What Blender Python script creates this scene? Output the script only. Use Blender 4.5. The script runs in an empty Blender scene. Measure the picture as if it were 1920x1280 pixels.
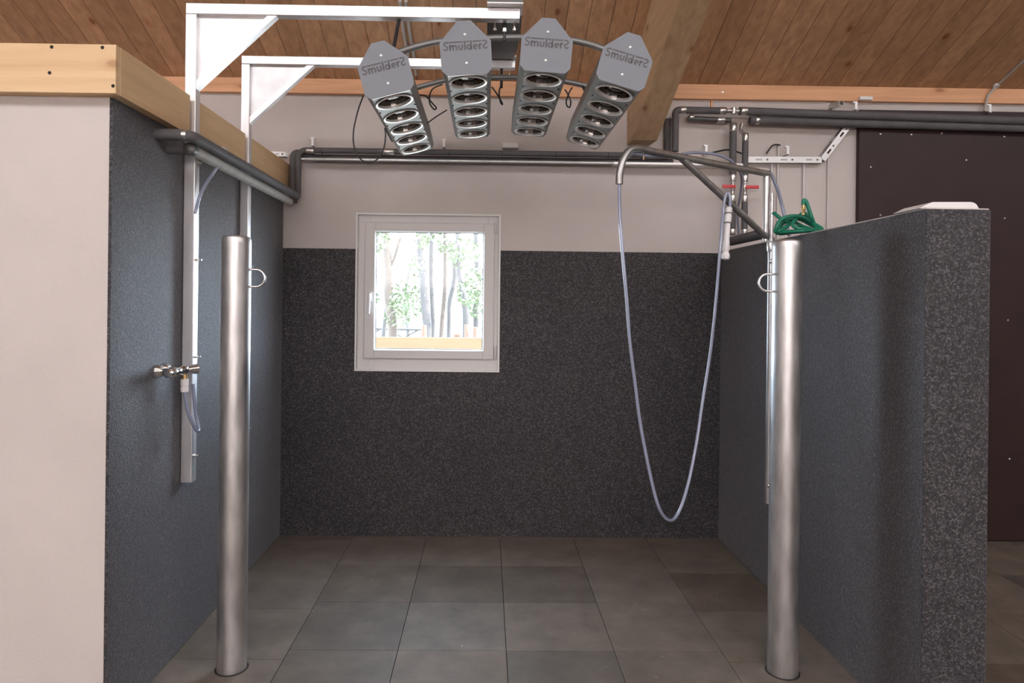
import bpy, bmesh, math, random
from mathutils import Vector, Matrix
random.seed(7)
C = bpy.context.scene.collection
PI = math.pi

# ------------------------------------------------------------------ camera
F, YAW, ROL, CX, CY, EYE = 1266.5, 0.0120, 0.0111, 927.8, 564.1, 1.61
cam = bpy.data.objects.new('camera', bpy.data.cameras.new('camera'))
C.objects.link(cam)
R0 = Vector((math.cos(YAW), -math.sin(YAW), 0)); F0 = Vector((math.sin(YAW), math.cos(YAW), 0)); U0 = Vector((0, 0, 1))
rt = R0 * math.cos(ROL) + U0 * math.sin(ROL); up = U0 * math.cos(ROL) - R0 * math.sin(ROL)
m = Matrix((rt, up, -F0)).transposed().to_4x4(); m.translation = (0, 0, EYE)
cam.matrix_world = m
cam.data.sensor_width = 36; cam.data.lens = F / 1920 * 36
cam.data.shift_x = (960 - CX) / 1920; cam.data.shift_y = (CY - 640) / 1920
cam.data.clip_start = 0.05; cam.data.clip_end = 200
bpy.context.scene.camera = cam

# ------------------------------------------------------------------ world, light, exposure
sc = bpy.context.scene
vs = sc.view_settings
vs.view_transform = 'Standard'; vs.look = 'None'; vs.gamma = 1; vs.use_curve_mapping = False
vs.exposure = 0.32
W = bpy.data.worlds.new('world'); sc.world = W; W.use_nodes = True
bg = W.node_tree.nodes['Background']; bg.inputs[0].default_value = (0.68, 0.84, 1.0, 1); bg.inputs[1].default_value = 20.0
def area(name, loc, rot, sx, sy, power, col):
    l = bpy.data.lights.new(name, 'AREA'); l.shape = 'RECTANGLE'; l.size = sx; l.size_y = sy; l.energy = power; l.color = col
    o = bpy.data.objects.new(name, l); C.objects.link(o); o.location = loc; o.rotation_euler = rot
    return o
YFRONT = -5.2
# daylight through the ridge skylight, plus an added front light brightening posts and walls
area('skylight_daylight', (0, -1.9, 5.22), (math.radians(23.4), 0, 0), 21.0, 1.35, 440, (0.965, 0.972, 1.0))
area('front_fill', (-0.3, YFRONT + 0.06, 2.45), (math.radians(90), 0, PI), 7.5, 1.1, 400, (0.965, 0.972, 1.0))
portal = area('window_portal', (-0.4, 4.70, 1.66), (math.radians(90), 0, PI), 0.98, 1.08, 1, (1, 1, 1)); portal.data.cycles.is_portal = True; portal.rotation_euler = (math.radians(-90), 0, 0)
sun = bpy.data.lights.new('sun', 'SUN'); sun.energy = 12.0; sun.angle = 0.02; sun.color = (1, 0.95, 0.86)
so = bpy.data.objects.new('sun', sun); C.objects.link(so)
so.rotation_euler = Vector((-0.85, 0.10, -0.52)).to_track_quat('-Z', 'Y').to_euler()

# ------------------------------------------------------------------ pixel -> world point on a known plane
def ray(px, py):
    du, dv = px - CX, py - CY
    u = du * math.cos(ROL) + dv * math.sin(ROL); v = -du * math.sin(ROL) + dv * math.cos(ROL)
    return R0 * (u / F) + F0 - U0 * (v / F)
def at(px, py, X=None, Y=None, Z=None):
    d = ray(px, py); o = Vector((0, 0, EYE))
    t = X / d.x if X is not None else (Y / d.y if Y is not None else (Z - EYE) / d.z)
    return o + d * t

# ------------------------------------------------------------------ materials
def mat(name, col, rough=0.5, metal=0.0, spec=0.5, bump=0, bscale=50, var=0, vscale=8, coat=0, stretch=None, trans=0, emit=None):
    M = bpy.data.materials.new(name); M.use_nodes = True
    nt = M.node_tree; b = nt.nodes['Principled BSDF']
    b.inputs['Base Color'].default_value = (*col, 1); b.inputs['Roughness'].default_value = rough
    b.inputs['Metallic'].default_value = metal; b.inputs['Specular IOR Level'].default_value = spec
    if coat: b.inputs['Coat Weight'].default_value = coat
    if trans: b.inputs['Transmission Weight'].default_value = trans
    tc = nt.nodes.new('ShaderNodeTexCoord'); mp = nt.nodes.new('ShaderNodeMapping')
    nt.links.new(tc.outputs['Object'], mp.inputs[0])
    if stretch: mp.inputs['Scale'].default_value = stretch
    if var:
        n = nt.nodes.new('ShaderNodeTexNoise'); n.inputs['Scale'].default_value = vscale; n.inputs['Detail'].default_value = 6
        nt.links.new(mp.outputs[0], n.inputs['Vector'])
        r = nt.nodes.new('ShaderNodeValToRGB')
        r.color_ramp.elements[0].position = 0.3; r.color_ramp.elements[1].position = 0.7
        r.color_ramp.elements[0].color = (*[c * (1 - var) for c in col], 1)
        r.color_ramp.elements[1].color = (*[min(1, c * (1 + var)) for c in col], 1)
        nt.links.new(n.outputs['Fac'], r.inputs[0]); nt.links.new(r.outputs[0], b.inputs['Base Color'])
    if bump:
        n = nt.nodes.new('ShaderNodeTexNoise'); n.inputs['Scale'].default_value = bscale; n.inputs['Detail'].default_value = 3
        nt.links.new(mp.outputs[0], n.inputs['Vector'])
        bp = nt.nodes.new('ShaderNodeBump'); bp.inputs['Strength'].default_value = bump; bp.inputs['Distance'].default_value = 0.004
        nt.links.new(n.outputs['Fac'], bp.inputs['Height']); nt.links.new(bp.outputs[0], b.inputs['Normal'])
    return M
def ramp(nt, src, stops):
    r = nt.nodes.new('ShaderNodeValToRGB'); e = r.color_ramp.elements
    while len(e) > 1: e.remove(e[-1])
    e[0].position = stops[0][0]; e[0].color = (*stops[0][1], 1)
    for p, c in stops[1:]:
        x = e.new(p); x.color = (*c, 1)
    nt.links.new(src, r.inputs[0]); return r
def mat_speckle(name, dark, mid, light):
    M = mat(name, mid, 0.55, spec=0.45, bump=0.9, bscale=190); nt = M.node_tree; b = nt.nodes['Principled BSDF']
    b.inputs['Sheen Weight'].default_value = 0.35; b.inputs['Sheen Roughness'].default_value = 0.45; b.inputs['Sheen Tint'].default_value = (0.85, 0.85, 0.9, 1)
    tc = nt.nodes['Texture Coordinate']
    v = nt.nodes.new('ShaderNodeTexVoronoi'); v.inputs['Scale'].default_value = 170; nt.links.new(tc.outputs['Object'], v.inputs['Vector'])
    s = nt.nodes.new('ShaderNodeSeparateColor'); nt.links.new(v.outputs['Color'], s.inputs[0])
    r = ramp(nt, s.outputs[0], [(0.0, dark), (0.35, dark), (0.5, mid), (0.72, mid), (0.95, light)])
    n = nt.nodes.new('ShaderNodeTexNoise'); n.inputs['Scale'].default_value = 1.6; n.inputs['Detail'].default_value = 5; nt.links.new(tc.outputs['Object'], n.inputs['Vector'])
    r2 = ramp(nt, n.outputs['Fac'], [(0.3, (0.86, 0.86, 0.88)), (0.7, (1.1, 1.07, 1.07))])
    mx = nt.nodes.new('ShaderNodeMix'); mx.data_type = 'RGBA'; mx.blend_type = 'MULTIPLY'; mx.inputs[0].default_value = 1
    nt.links.new(r.outputs[0], mx.inputs[6]); nt.links.new(r2.outputs[0], mx.inputs[7]); nt.links.new(mx.outputs[2], b.inputs['Base Color'])
    return M
def mat_wood(name, c1, c2, axis, board=0, rough=0.5, knots=1.0):
    """grain runs along axis (0,1,2); board = plank pitch across X for a per-plank shade"""
    M = bpy.data.materials.new(name); M.use_nodes = True; nt = M.node_tree; b = nt.nodes['Principled BSDF']
    b.inputs['Roughness'].default_value = rough; b.inputs['Specular IOR Level'].default_value = 0.25
    tc = nt.nodes.new('ShaderNodeTexCoord'); mp = nt.nodes.new('ShaderNodeMapping')
    nt.links.new(tc.outputs['Object'], mp.inputs[0])
    s = [1.0, 1.0, 1.0]; s[axis] = 0.06; mp.inputs['Scale'].default_value = s
    n = nt.nodes.new('ShaderNodeTexNoise'); n.inputs['Scale'].default_value = 26; n.inputs['Detail'].default_value = 8; n.inputs['Distortion'].default_value = 0.6
    n.noise_dimensions = '4D'
    nt.links.new(mp.outputs[0], n.inputs['Vector'])
    r = ramp(nt, n.outputs['Fac'], [(0.3, c1), (0.7, c2)])
    out = r.outputs[0]
    def mul(a, bb, f=1.0):
        mx = nt.nodes.new('ShaderNodeMix'); mx.data_type = 'RGBA'; mx.blend_type = 'MULTIPLY'; mx.inputs[0].default_value = f
        nt.links.new(a, mx.inputs[6]); nt.links.new(bb, mx.inputs[7]); return mx.outputs[2]
    if board:
        sp = nt.nodes.new('ShaderNodeSeparateXYZ'); nt.links.new(tc.outputs['Object'], sp.inputs[0])
        d = nt.nodes.new('ShaderNodeMath'); d.operation = 'DIVIDE'; d.inputs[1].default_value = board; nt.links.new(sp.outputs[0], d.inputs[0])
        fl = nt.nodes.new('ShaderNodeMath'); fl.operation = 'FLOOR'; nt.links.new(d.outputs[0], fl.inputs[0])
        wn = nt.nodes.new('ShaderNodeTexWhiteNoise'); wn.noise_dimensions = '1D'; nt.links.new(fl.outputs[0], wn.inputs['W'])
        ws = nt.nodes.new('ShaderNodeMath'); ws.operation = 'MULTIPLY'; ws.inputs[1].default_value = 20; nt.links.new(wn.outputs['Value'], ws.inputs[0])
        nt.links.new(ws.outputs[0], n.inputs['W'])
        r3 = ramp(nt, wn.outputs['Value'], [(0, (0.84, 0.82, 0.8)), (1, (1.08, 1.08, 1.08))])
        out = mul(out, r3.outputs[0])
    if knots:
        mp2 = nt.nodes.new('ShaderNodeMapping'); s2 = [1.0, 1.0, 1.0]; s2[axis] = 0.45; mp2.inputs['Scale'].default_value = s2
        nt.links.new(tc.outputs['Object'], mp2.inputs[0])
        v = nt.nodes.new('ShaderNodeTexVoronoi'); v.inputs['Scale'].default_value = 5.2; nt.links.new(mp2.outputs[0], v.inputs['Vector'])
        r4 = ramp(nt, v.outputs['Distance'], [(0.0, (0.34, 0.2, 0.12)), (0.055, (0.42, 0.26, 0.17)), (0.10, (0.88, 0.79, 0.72)), (0.19, (1, 1, 1))])
        out = mul(out, r4.outputs[0], knots)
    nt.links.new(out, b.inputs['Base Color'])
    bp = nt.nodes.new('ShaderNodeBump'); bp.inputs['Strength'].default_value = 0.12; bp.inputs['Distance'].default_value = 0.003
    nt.links.new(n.outputs['Fac'], bp.inputs['Height']); nt.links.new(bp.outputs[0], b.inputs['Normal'])
    return M
def mat_galv(name, col, rough, var=0.12, vscale=30, stretch=(1, 1, 0.25)):
    M = mat(name, col, rough, metal=0.9, var=var, vscale=vscale, stretch=stretch); nt = M.node_tree; b = nt.nodes['Principled BSDF']
    n = nt.nodes.new('ShaderNodeTexNoise'); n.inputs['Scale'].default_value = 14; n.inputs['Detail'].default_value = 6
    nt.links.new(nt.nodes['Mapping'].outputs[0], n.inputs['Vector'])
    mr = nt.nodes.new('ShaderNodeMapRange'); mr.inputs['From Min'].default_value = 0.3; mr.inputs['From Max'].default_value = 0.7
    mr.inputs['To Min'].default_value = rough * 0.75; mr.inputs['To Max'].default_value = rough * 1.3
    nt.links.new(n.outputs['Fac'], mr.inputs[0]); nt.links.new(mr.outputs[0], b.inputs['Roughness'])
    return M
def mat_floor():
    M = mat('rubber_tiles', (0.17, 0.158, 0.145), 0.55, spec=0.25, bump=0.25, bscale=160); nt = M.node_tree; b = nt.nodes['Principled BSDF']
    tc = nt.nodes['Texture Coordinate']
    n = nt.nodes.new('ShaderNodeTexNoise'); n.inputs['Scale'].default_value = 5; n.inputs['Detail'].default_value = 9; n.inputs['Roughness'].default_value = 0.65
    nt.links.new(tc.outputs['Object'], n.inputs['Vector'])
    r = ramp(nt, n.outputs['Fac'], [(0.3, (0.125, 0.104, 0.086)), (0.55, (0.172, 0.143, 0.118)), (0.75, (0.225, 0.187, 0.155))])
    at_ = nt.nodes.new('ShaderNodeAttribute'); at_.attribute_name = 'shade'
    mx = nt.nodes.new('ShaderNodeMix'); mx.data_type = 'RGBA'; mx.blend_type = 'MULTIPLY'; mx.inputs[0].default_value = 1
    nt.links.new(r.outputs[0], mx.inputs[6]); nt.links.new(at_.outputs['Color'], mx.inputs[7])
    v = nt.nodes.new('ShaderNodeTexVoronoi'); v.inputs['Scale'].default_value = 9; nt.links.new(tc.outputs['Object'], v.inputs['Vector'])
    r5 = ramp(nt, v.outputs['Distance'], [(0.0, (0.5, 0.48, 0.45)), (0.022, (0.5, 0.48, 0.45)), (0.03, (0, 0, 0))])
    ad = nt.nodes.new('ShaderNodeMix'); ad.data_type = 'RGBA'; ad.blend_type = 'ADD'; ad.inputs[0].default_value = 1
    nt.links.new(mx.outputs[2], ad.inputs[6]); nt.links.new(r5.outputs[0], ad.inputs[7])
    nt.links.new(ad.outputs[2], b.inputs['Base Color'])
    return M
def mat_glass():
    M = bpy.data.materials.new('window_glass'); M.use_nodes = True; nt = M.node_tree; nt.nodes.clear()
    o = nt.nodes.new('ShaderNodeOutputMaterial'); t = nt.nodes.new('ShaderNodeBsdfTransparent'); g = nt.nodes.new('ShaderNodeBsdfGlossy')
    g.inputs['Roughness'].default_value = 0.02; mx = nt.nodes.new('ShaderNodeMixShader'); fr = nt.nodes.new('ShaderNodeMapRange'); fr.inputs['To Min'].default_value = 0.012; fr.inputs['To Max'].default_value = 0.7
    lw = nt.nodes.new('ShaderNodeLayerWeight'); lw.inputs['Blend'].default_value = 0.5; pw = nt.nodes.new('ShaderNodeMath'); pw.operation = 'POWER'; pw.inputs[1].default_value = 5
    nt.links.new(lw.outputs['Facing'], pw.inputs[0]); nt.links.new(pw.outputs[0], fr.inputs[0])
    nt.links.new(fr.outputs[0], mx.inputs[0]); nt.links.new(t.outputs[0], mx.inputs[1]); nt.links.new(g.outputs[0], mx.inputs[2]); nt.links.new(mx.outputs[0], o.inputs[0])
    return M

MT = dict(
    plaster=mat('pale_plaster', (0.60, 0.545, 0.52), 0.85, spec=0.2, bump=0.25, bscale=140, var=0.035, vscale=3),
    speck=mat_speckle('speckled_stone_plaster', (0.017, 0.0155, 0.017), (0.042, 0.0385, 0.042), (0.112, 0.104, 0.111)),
    floor=mat_floor(),
    joint=mat('dark_joint', (0.02, 0.018, 0.016), 0.9),
    boards=mat_wood('ceiling_boards', (0.44, 0.25, 0.14), (0.64, 0.38, 0.215), 1, board=0.137, knots=0.85),
    purlin=mat_wood('purlin_wood', (0.66, 0.35, 0.19), (0.82, 0.46, 0.26), 0, knots=0.7),
    glulam=mat_wood('glulam_wood', (0.50, 0.33, 0.19), (0.66, 0.46, 0.28), 1, knots=0.7),
    pine_x=mat_wood('pine_along_x', (0.66, 0.44, 0.25), (0.78, 0.56, 0.34), 0, knots=0.55),
    pine_y=mat_wood('pine_along_y', (0.60, 0.40, 0.22), (0.72, 0.50, 0.29), 1, knots=0.5),
    galv=mat_galv('galvanised_steel', (0.62, 0.61, 0.61), 0.34),
    galv_post=mat_galv('hot_dip_galvanised', (0.62, 0.605, 0.60), 0.40, var=0.22, vscale=22),
    galv_bright=mat_galv('bright_zinc', (0.86, 0.85, 0.86), 0.30, var=0.06),
    galv_arm=mat_galv('zinc_tube', (0.80, 0.79, 0.80), 0.40, var=0.05),
    galv_dull=mat_galv('dull_zinc_tube', (0.42, 0.41, 0.395), 0.40, var=0.15),
    tray=mat('zinc_tray', (0.74, 0.72, 0.71), 0.45, metal=0.55),
    gusset=mat('zinc_sheet', (0.74, 0.73, 0.74), 0.42, metal=0.75, var=0.12, vscale=9),
    chrome=mat('chrome', (0.80, 0.79, 0.78), 0.10, metal=1),
    rimm=mat('polished_rim', (0.92, 0.91, 0.89), 0.3, metal=0.6),
    bulb=mat('lamp_glass', (0.05, 0.03, 0.026), 0.16, spec=0.5),
    dish=mat('dark_reflector', (0.30, 0.27, 0.25), 0.16, metal=1),
    bolt=mat('zinc_bolt', (0.85, 0.84, 0.82), 0.25, metal=0.9),
    boltw=mat('white_screw', (0.9, 0.9, 0.9), 0.3, metal=0.3, coat=1),
    plate=mat('grey_powder_coat', (0.212, 0.226, 0.255), 0.55, spec=0.4, bump=0.05, bscale=400),
    body=mat('grey_lamp_body', (0.30, 0.298, 0.285), 0.47, metal=0.5, bump=0.03, bscale=300),
    ink=mat('dark_grey_print', (0.105, 0.098, 0.105), 0.6),
    dark=mat('dark_grey_steel', (0.10, 0.098, 0.095), 0.42, metal=0.4),
    rail=mat('grey_rail', (0.20, 0.197, 0.192), 0.42, metal=0.5),
    foam=mat('grey_pipe_foam', (0.115, 0.11, 0.115), 0.62, spec=0.35, bump=0.2, bscale=60, var=0.12, vscale=12),
    foam_lit=mat('lit_pipe_foam', (0.44, 0.42, 0.39), 0.6, spec=0.4, bump=0.2, bscale=60, var=0.1, vscale=12),  # grey foam again, with the light on the lower pipe put into its colour
    fit=mat('steel_fitting', (0.60, 0.58, 0.56), 0.28, metal=0.9),
    brass=mat('brass', (0.72, 0.50, 0.22), 0.3, metal=0.9),
    red=mat('red_lever', (0.62, 0.05, 0.06), 0.4),
    black=mat('black_cable', (0.018, 0.018, 0.02), 0.5),
    hose=mat('clear_blue_hose', (0.36, 0.39, 0.52), 0.22, spec=0.6, coat=0.6, trans=0.25),
    green=mat('green_hose', (0.012, 0.19, 0.115), 0.42),
    white=mat('white_plastic', (0.80, 0.77, 0.77), 0.4),
    pvc=mat('window_pvc', (0.66, 0.635, 0.62), 0.42, spec=0.4),
    bead=mat('white_edge_bead', (0.78, 0.77, 0.76), 0.5),
    seal=mat('grey_seal', (0.18, 0.18, 0.18), 0.6),
    conduit=mat('white_conduit', (0.66, 0.62, 0.60), 0.45),
    greycond=mat('grey_conduit', (0.50, 0.47, 0.44), 0.5),
    brown=mat('brown_plywood', (0.034, 0.017, 0.017), 0.5, spec=0.35, var=0.12, vscale=5, bump=0.05, bscale=90),
    glass=mat_glass(),
    orange=mat('copper', (0.62, 0.33, 0.16), 0.35, metal=0.8),
    bark=mat('tree_bark', (0.053, 0.047, 0.045), 0.9, var=0.25, vscale=9, bump=0.4, bscale=30, stretch=(1, 1, 0.3)),
    bark_warm=mat('pine_bark', (0.066, 0.050, 0.040), 0.9, var=0.25, vscale=9, bump=0.4, bscale=30, stretch=(1, 1, 0.3)),
    leaf=mat('leaves', (0.062, 0.080, 0.036), 0.7, var=0.3, vscale=3),
    sand=mat('sandy_ground', (0.32, 0.30, 0.27), 0.95, var=0.12, vscale=1.2),
    plank=mat_wood('fresh_plank', (0.112, 0.066, 0.034), (0.13, 0.08, 0.043), 0, knots=0.3),
    stump=mat('peeled_wood', (0.090, 0.047, 0.029), 0.8, var=0.15, vscale=6),
    rail_old=mat('weathered_rail', (0.045, 0.04, 0.037), 0.85, var=0.2, vscale=8),
)

# ------------------------------------------------------------------ mesh helpers
def obj(name, bm, m, parent=None, smooth=False, loc=None, angle=None):
    me = bpy.data.meshes.new(name); bmesh.ops.recalc_face_normals(bm, faces=bm.faces[:])
    bm.to_mesh(me); bm.free()
    for mm in (m if isinstance(m, (list, tuple)) else [m]): me.materials.append(MT[mm])
    o = bpy.data.objects.new(name, me); C.objects.link(o)
    if parent: o.parent = parent
    if smooth:
        for p in me.polygons: p.use_smooth = True
        try: me.set_sharp_from_angle(angle=math.radians(angle or 40))
        except Exception: pass
    return o
def tag(o, label=None, cat=None, group=None, kind=None):
    if label: o['label'] = label
    if cat: o['category'] = cat
    if group: o['group'] = group
    if kind: o['kind'] = kind
    return o
def thing(name, loc, label, cat, group=None):
    o = bpy.data.objects.new(name, None); C.objects.link(o); o.location = loc; o.empty_display_size = 0.1
    return tag(o, label, cat, group)
def struct(name, bm, m, **k): return tag(obj(name, bm, m, **k), kind='structure')
def box(bm, x0, x1, y0, y1, z0, z1, M=None, bev=0, mi=0):
    vs_ = [bm.verts.new((x, y, z)) for z in (z0, z1) for y in (y0, y1) for x in (x0, x1)]
    fs = [bm.faces.new([vs_[i] for i in f]) for f in ((0, 2, 3, 1), (4, 5, 7, 6), (0, 1, 5, 4), (2, 6, 7, 3), (0, 4, 6, 2), (1, 3, 7, 5))]
    for f in fs: f.material_index = mi
    if M is not None: bmesh.ops.transform(bm, matrix=M, verts=vs_)
    if bev:
        es = list({e for f in fs for e in f.edges})
        bmesh.ops.bevel(bm, geom=es, offset=bev, segments=2, affect='EDGES', profile=0.5)
    return fs
def newbox(*a, **k):
    bm = bmesh.new(); box(bm, *a, **k); return bm
def frame_of(d, ref=None):
    d = d.normalized(); r = ref if ref is not None else (Vector((0, 0, 1)) if abs(d.z) < 0.95 else Vector((0, 1, 0)))
    a = d.cross(r).normalized(); b = a.cross(d).normalized(); return a, b
def tube(bm, pts, r, n=14, cap=True, closed=False, mi=0):
    pts = [Vector(p) for p in pts]; N = len(pts); rings = []
    rr = r if isinstance(r, (list, tuple)) else [r] * N
    t0 = (pts[1] - pts[0]).normalized(); a, b = frame_of(t0)
    for i, p in enumerate(pts):
        if closed: t = pts[(i + 1) % N] - pts[i - 1]
        else: t = (pts[min(i + 1, N - 1)] - pts[max(i - 1, 0)])
        t.normalize()
        a = (a - t * a.dot(t)).normalized(); b = t.cross(a).normalized()
        k = 1.0
        rings.append([bm.verts.new(p + (a * math.cos(2 * PI * j / n) + b * math.sin(2 * PI * j / n)) * rr[i] * k) for j in range(n)])
    for i in range(N if closed else N - 1):
        q, w = rings[i], rings[(i + 1) % N]
        for j in range(n):
            f = bm.faces.new((q[j], q[(j + 1) % n], w[(j + 1) % n], w[j])); f.material_index = mi
    if cap and not closed:
        bm.faces.new(rings[0][::-1]).material_index = mi; bm.faces.new(rings[-1]).material_index = mi
    return bm
def fillet(pts, r, n=6):
    pts = [Vector(p) for p in pts]; out = [pts[0]]
    for i in range(1, len(pts) - 1):
        p = pts[i]; u = (pts[i - 1] - p); w = (pts[i + 1] - p); lu, lw = u.length, w.length; u.normalize(); w.normalize()
        d = min(r, lu * 0.45, lw * 0.45); A = p + u * d; B = p + w * d
        for k in range(n + 1):
            t = k / n; out.append(A * (1 - t) ** 2 + p * 2 * t * (1 - t) + B * t ** 2)
    out.append(pts[-1]); return out
def spline(pts, n=8, closed=False):
    P = [Vector(p) for p in pts]; out = []; N = len(P)
    for i in range(N if closed else N - 1):
        if closed: a, b, c, d = P[i - 1], P[i], P[(i + 1) % N], P[(i + 2) % N]
        else: a, b, c, d = P[max(i - 1, 0)], P[i], P[i + 1], P[min(i + 2, N - 1)]
        for k in range(n):
            t = k / n
            out.append(0.5 * ((2 * b) + (c - a) * t + (2 * a - 5 * b + 4 * c - d) * t * t + (3 * b - a - 3 * c + d) * t ** 3))
    if not closed: out.append(P[-1])
    return out
def T(pts, r, n=14, **k):
    bm = bmesh.new(); tube(bm, pts, r, n, **k); return bm
def lathe(bm, prof, origin, axis, n=24, mi=0, cap=True):
    """prof: (radius, distance along axis)"""
    d = Vector(axis).normalized(); a, b = frame_of(d); o = Vector(origin); rings = []
    for r, h in prof:
        rings.append([bm.verts.new(o + d * h + (a * math.cos(2 * PI * j / n) + b * math.sin(2 * PI * j / n)) * max(r, 1e-4)) for j in range(n)])
    for i in range(len(rings) - 1):
        for j in range(n):
            f = bm.faces.new((rings[i][j], rings[i][(j + 1) % n], rings[i + 1][(j + 1) % n], rings[i + 1][j])); f.material_index = mi
    if cap:
        bm.faces.new(rings[0][::-1]).material_index = mi; bm.faces.new(rings[-1]).material_index = mi
    return bm
def L(prof, origin, axis, n=24, **k):
    bm = bmesh.new(); lathe(bm, prof, origin, axis, n, **k); return bm
def prism(bm, poly, to3, depth_vec, mi=0):
    """poly of 2D points -> extruded solid"""
    A = [bm.verts.new(to3(x, y)) for x, y in poly]; B = [bm.verts.new(to3(x, y) + depth_vec) for x, y in poly]
    bm.faces.new(A[::-1]).material_index = mi; bm.faces.new(B).material_index = mi
    for i in range(len(poly)):
        j = (i + 1) % len(poly); bm.faces.new((A[i], A[j], B[j], B[i])).material_index = mi

# ------------------------------------------------------------------ setting
XL, XR, D, YF, YG = -1.392, 1.608, 4.63, 2.518, 2.457
XT, ZL, ZR, ZP = 1.8475, 2.347, 1.966, 1.955
SL = math.tan(math.radians(23.4)); ZB = at(1308, 160, Y=D - 0.04).z      # ceiling height at the back wall
RIDGE = -1.1
def zc(y): return ZB + (D - y) * SL if y >= RIDGE else ZB + (D - RIDGE) * SL - (RIDGE - y) * SL
XW0, XW1 = -11.0, 11.0; YFR = -5.2
CL = 0.012

# floor: 50 cm rubber tiles with open joints
S = 0.4984; X0, Y0 = -0.889, 3.11
bm = bmesh.new(); box(bm, XW0, XW1, YFR, D, -0.10, -0.012, mi=1)
lay = bm.loops.layers.color.new('shade')
def tile(x0, x1, y0, y1):
    g = 0.0016
    fs = box(bm, x0 + g, x1 - g, y0 + g, y1 - g, -0.03, 0.0)
    k = random.uniform(0.86, 1.1); w = random.uniform(-0.02, 0.02)
    for f in fs:
        for l in f.loops: l[lay] = (k + w, k, k - w, 1)
for i in range(-21, 25):
    off = 0.0
    if i <= -1: off = -0.028 * 2
    if i >= 4: off = -0.09
    if i <= -1: off = 0.416
    xa, xb = X0 + i * S, X0 + (i + 1) * S
    if xa >= XW1 or xb <= XW0: continue
    for j in range(-17, 5):
        ya, yb = Y0 + off + j * S, Y0 + off + (j + 1) * S
        ya, yb = max(ya, YFR), min(yb, D)
        if yb - ya < 0.02: continue
        tile(max(xa, XW0), min(xb, XW1), ya, yb)
floor = struct('floor', bm, ['floor', 'joint'])

# ceiling: tongue-and-groove boards running up the slope; ridge opening for the skylight
bm = bmesh.new(); BW = 0.137
bx0 = at(1308.7, 159.4, Y=D - 0.04).x; bx0 -= BW * math.floor((bx0 - XW0) / BW) + BW
def slab(x0, x1, ya, yb, z_off, th, mi=0):
    v = []
    for (y, o) in ((ya, z_off), (yb, z_off), (yb, z_off + th), (ya, z_off + th)):
        for x in (x0, x1): v.append(bm.verts.new((x, y, zc(y) + o)))
    for f in ((0, 1, 3, 2), (2, 3, 5, 4), (4, 5, 7, 6), (6, 7, 1, 0), (0, 2, 4, 6), (1, 7, 5, 3)):
        bm.faces.new([v[k] for k in f]).material_index = mi
x = bx0
while x < XW1:
    a, b = max(x + 0.0016, XW0), min(x + BW - 0.0016, XW1)
    if b > a:
        slab(a, b, RIDGE, D + 0.3, 0, 0.02)
        slab(a, b, YFR, -2.65, 0, 0.02)
    x += BW
slab(XW0, XW1, RIDGE, D + 0.3, 0.012, 0.1, 1); slab(XW0, XW1, YFR, -2.65, 0.012, 0.1, 1)
struct('ceiling', bm, ['boards', 'joint'])
bm = bmesh.new(); slab(XW0, XW1, -2.65, RIDGE, 0.06, 0.03); struct('sky_blocker', bm, 'white')          # unseen opaque panel added to keep the sky out of the roof gap
MT['boards'].node_tree.nodes['Mapping'].inputs['Location'].default_value = (0, 0, 0)
for nd in MT['boards'].node_tree.nodes:                                       # line the per-plank shade up with the planks
    if nd.type == 'MATH' and nd.operation == 'DIVIDE':
        ad = MT['boards'].node_tree.nodes.new('ShaderNodeMath'); ad.operation = 'SUBTRACT'; ad.inputs[1].default_value = bx0
        src = nd.inputs[0].links[0].from_socket; MT['boards'].node_tree.links.new(src, ad.inputs[0]); MT['boards'].node_tree.links.new(ad.outputs[0], nd.inputs[0])

# back wall with the window opening and dark cladding up to ZP
WX0, WX1, WZ0, WZ1 = -0.8855, 0.0869, 1.1286, 2.1953
XD = 2.535
wb = bmesh.new()
Yb0, Yb1 = D, D + 0.15
def wall_holes(bm, x0, x1, z0, z1, y0, y1, hx0, hx1, hz0, hz1):
    box(bm, x0, hx0, y0, y1, z0, z1); box(bm, hx1, x1, y0, y1, z0, z1)
    box(bm, hx0, hx1, y0, y1, z0, hz0); box(bm, hx0, hx1, y0, y1, hz1, z1)
wall_holes(wb, XW0, XW1, -0.1, ZB + 0.05, Yb0, Yb1, WX0, WX1, WZ0, WZ1)
wall_back = struct('wall_back', wb, 'plaster')
cb = bmesh.new()
box(cb, XL, WX0, D - CL, D, 0, ZP); box(cb, WX1, XR, D - CL, D, 0, ZP); box(cb, WX0, WX1, D - CL, D, 0, WZ0)
obj('cladding', cb, 'speck', wall_back)
# left block: white front, clad side
wall_left = struct('wall_left', newbox(XW0, XL - CL, YF, D, -0.1, ZL), 'plaster')
obj('cladding', newbox(XL - CL, XL, YF, D - CL, 0, ZL), 'speck', wall_left)
wall_right = struct('wall_right', newbox(XR, XT, YG, D, -0.1, ZR, bev=0.004), 'speck')
obj('coping', newbox(XR + 0.004, XT - 0.004, YG + 0.006, D, ZR, ZR + 0.004), 'plaster', wall_right)
struct('wall_far_left', newbox(XW0 - 0.2, XW0, YFR, D, -0.1, 3.2 + 2.6), 'plaster')
struct('wall_far_right', newbox(XW1, XW1 + 0.2, YFR, D, -0.1, 3.2 + 2.6), 'plaster')
fb = bmesh.new(); wall_holes(fb, XW0, XW1, -0.1, zc(YFR) + 0.05, YFR - 0.2, YFR, -4.1, 3.5, 1.9, 3.0); box(fb, -4.1, 3.5, YFR - 0.2, YFR - 0.18, 1.9, 3.0)
struct('wall_front', fb, 'plaster')

# purlin along the top of the back wall, in front of it
pz0 = at(1270, 184.5, Y=D - 0.035).z
struct('trim_1', newbox(XW0, XW1, D - 0.035, D, pz0, zc(D) + 0.01, bev=0.002), 'purlin')

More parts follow.
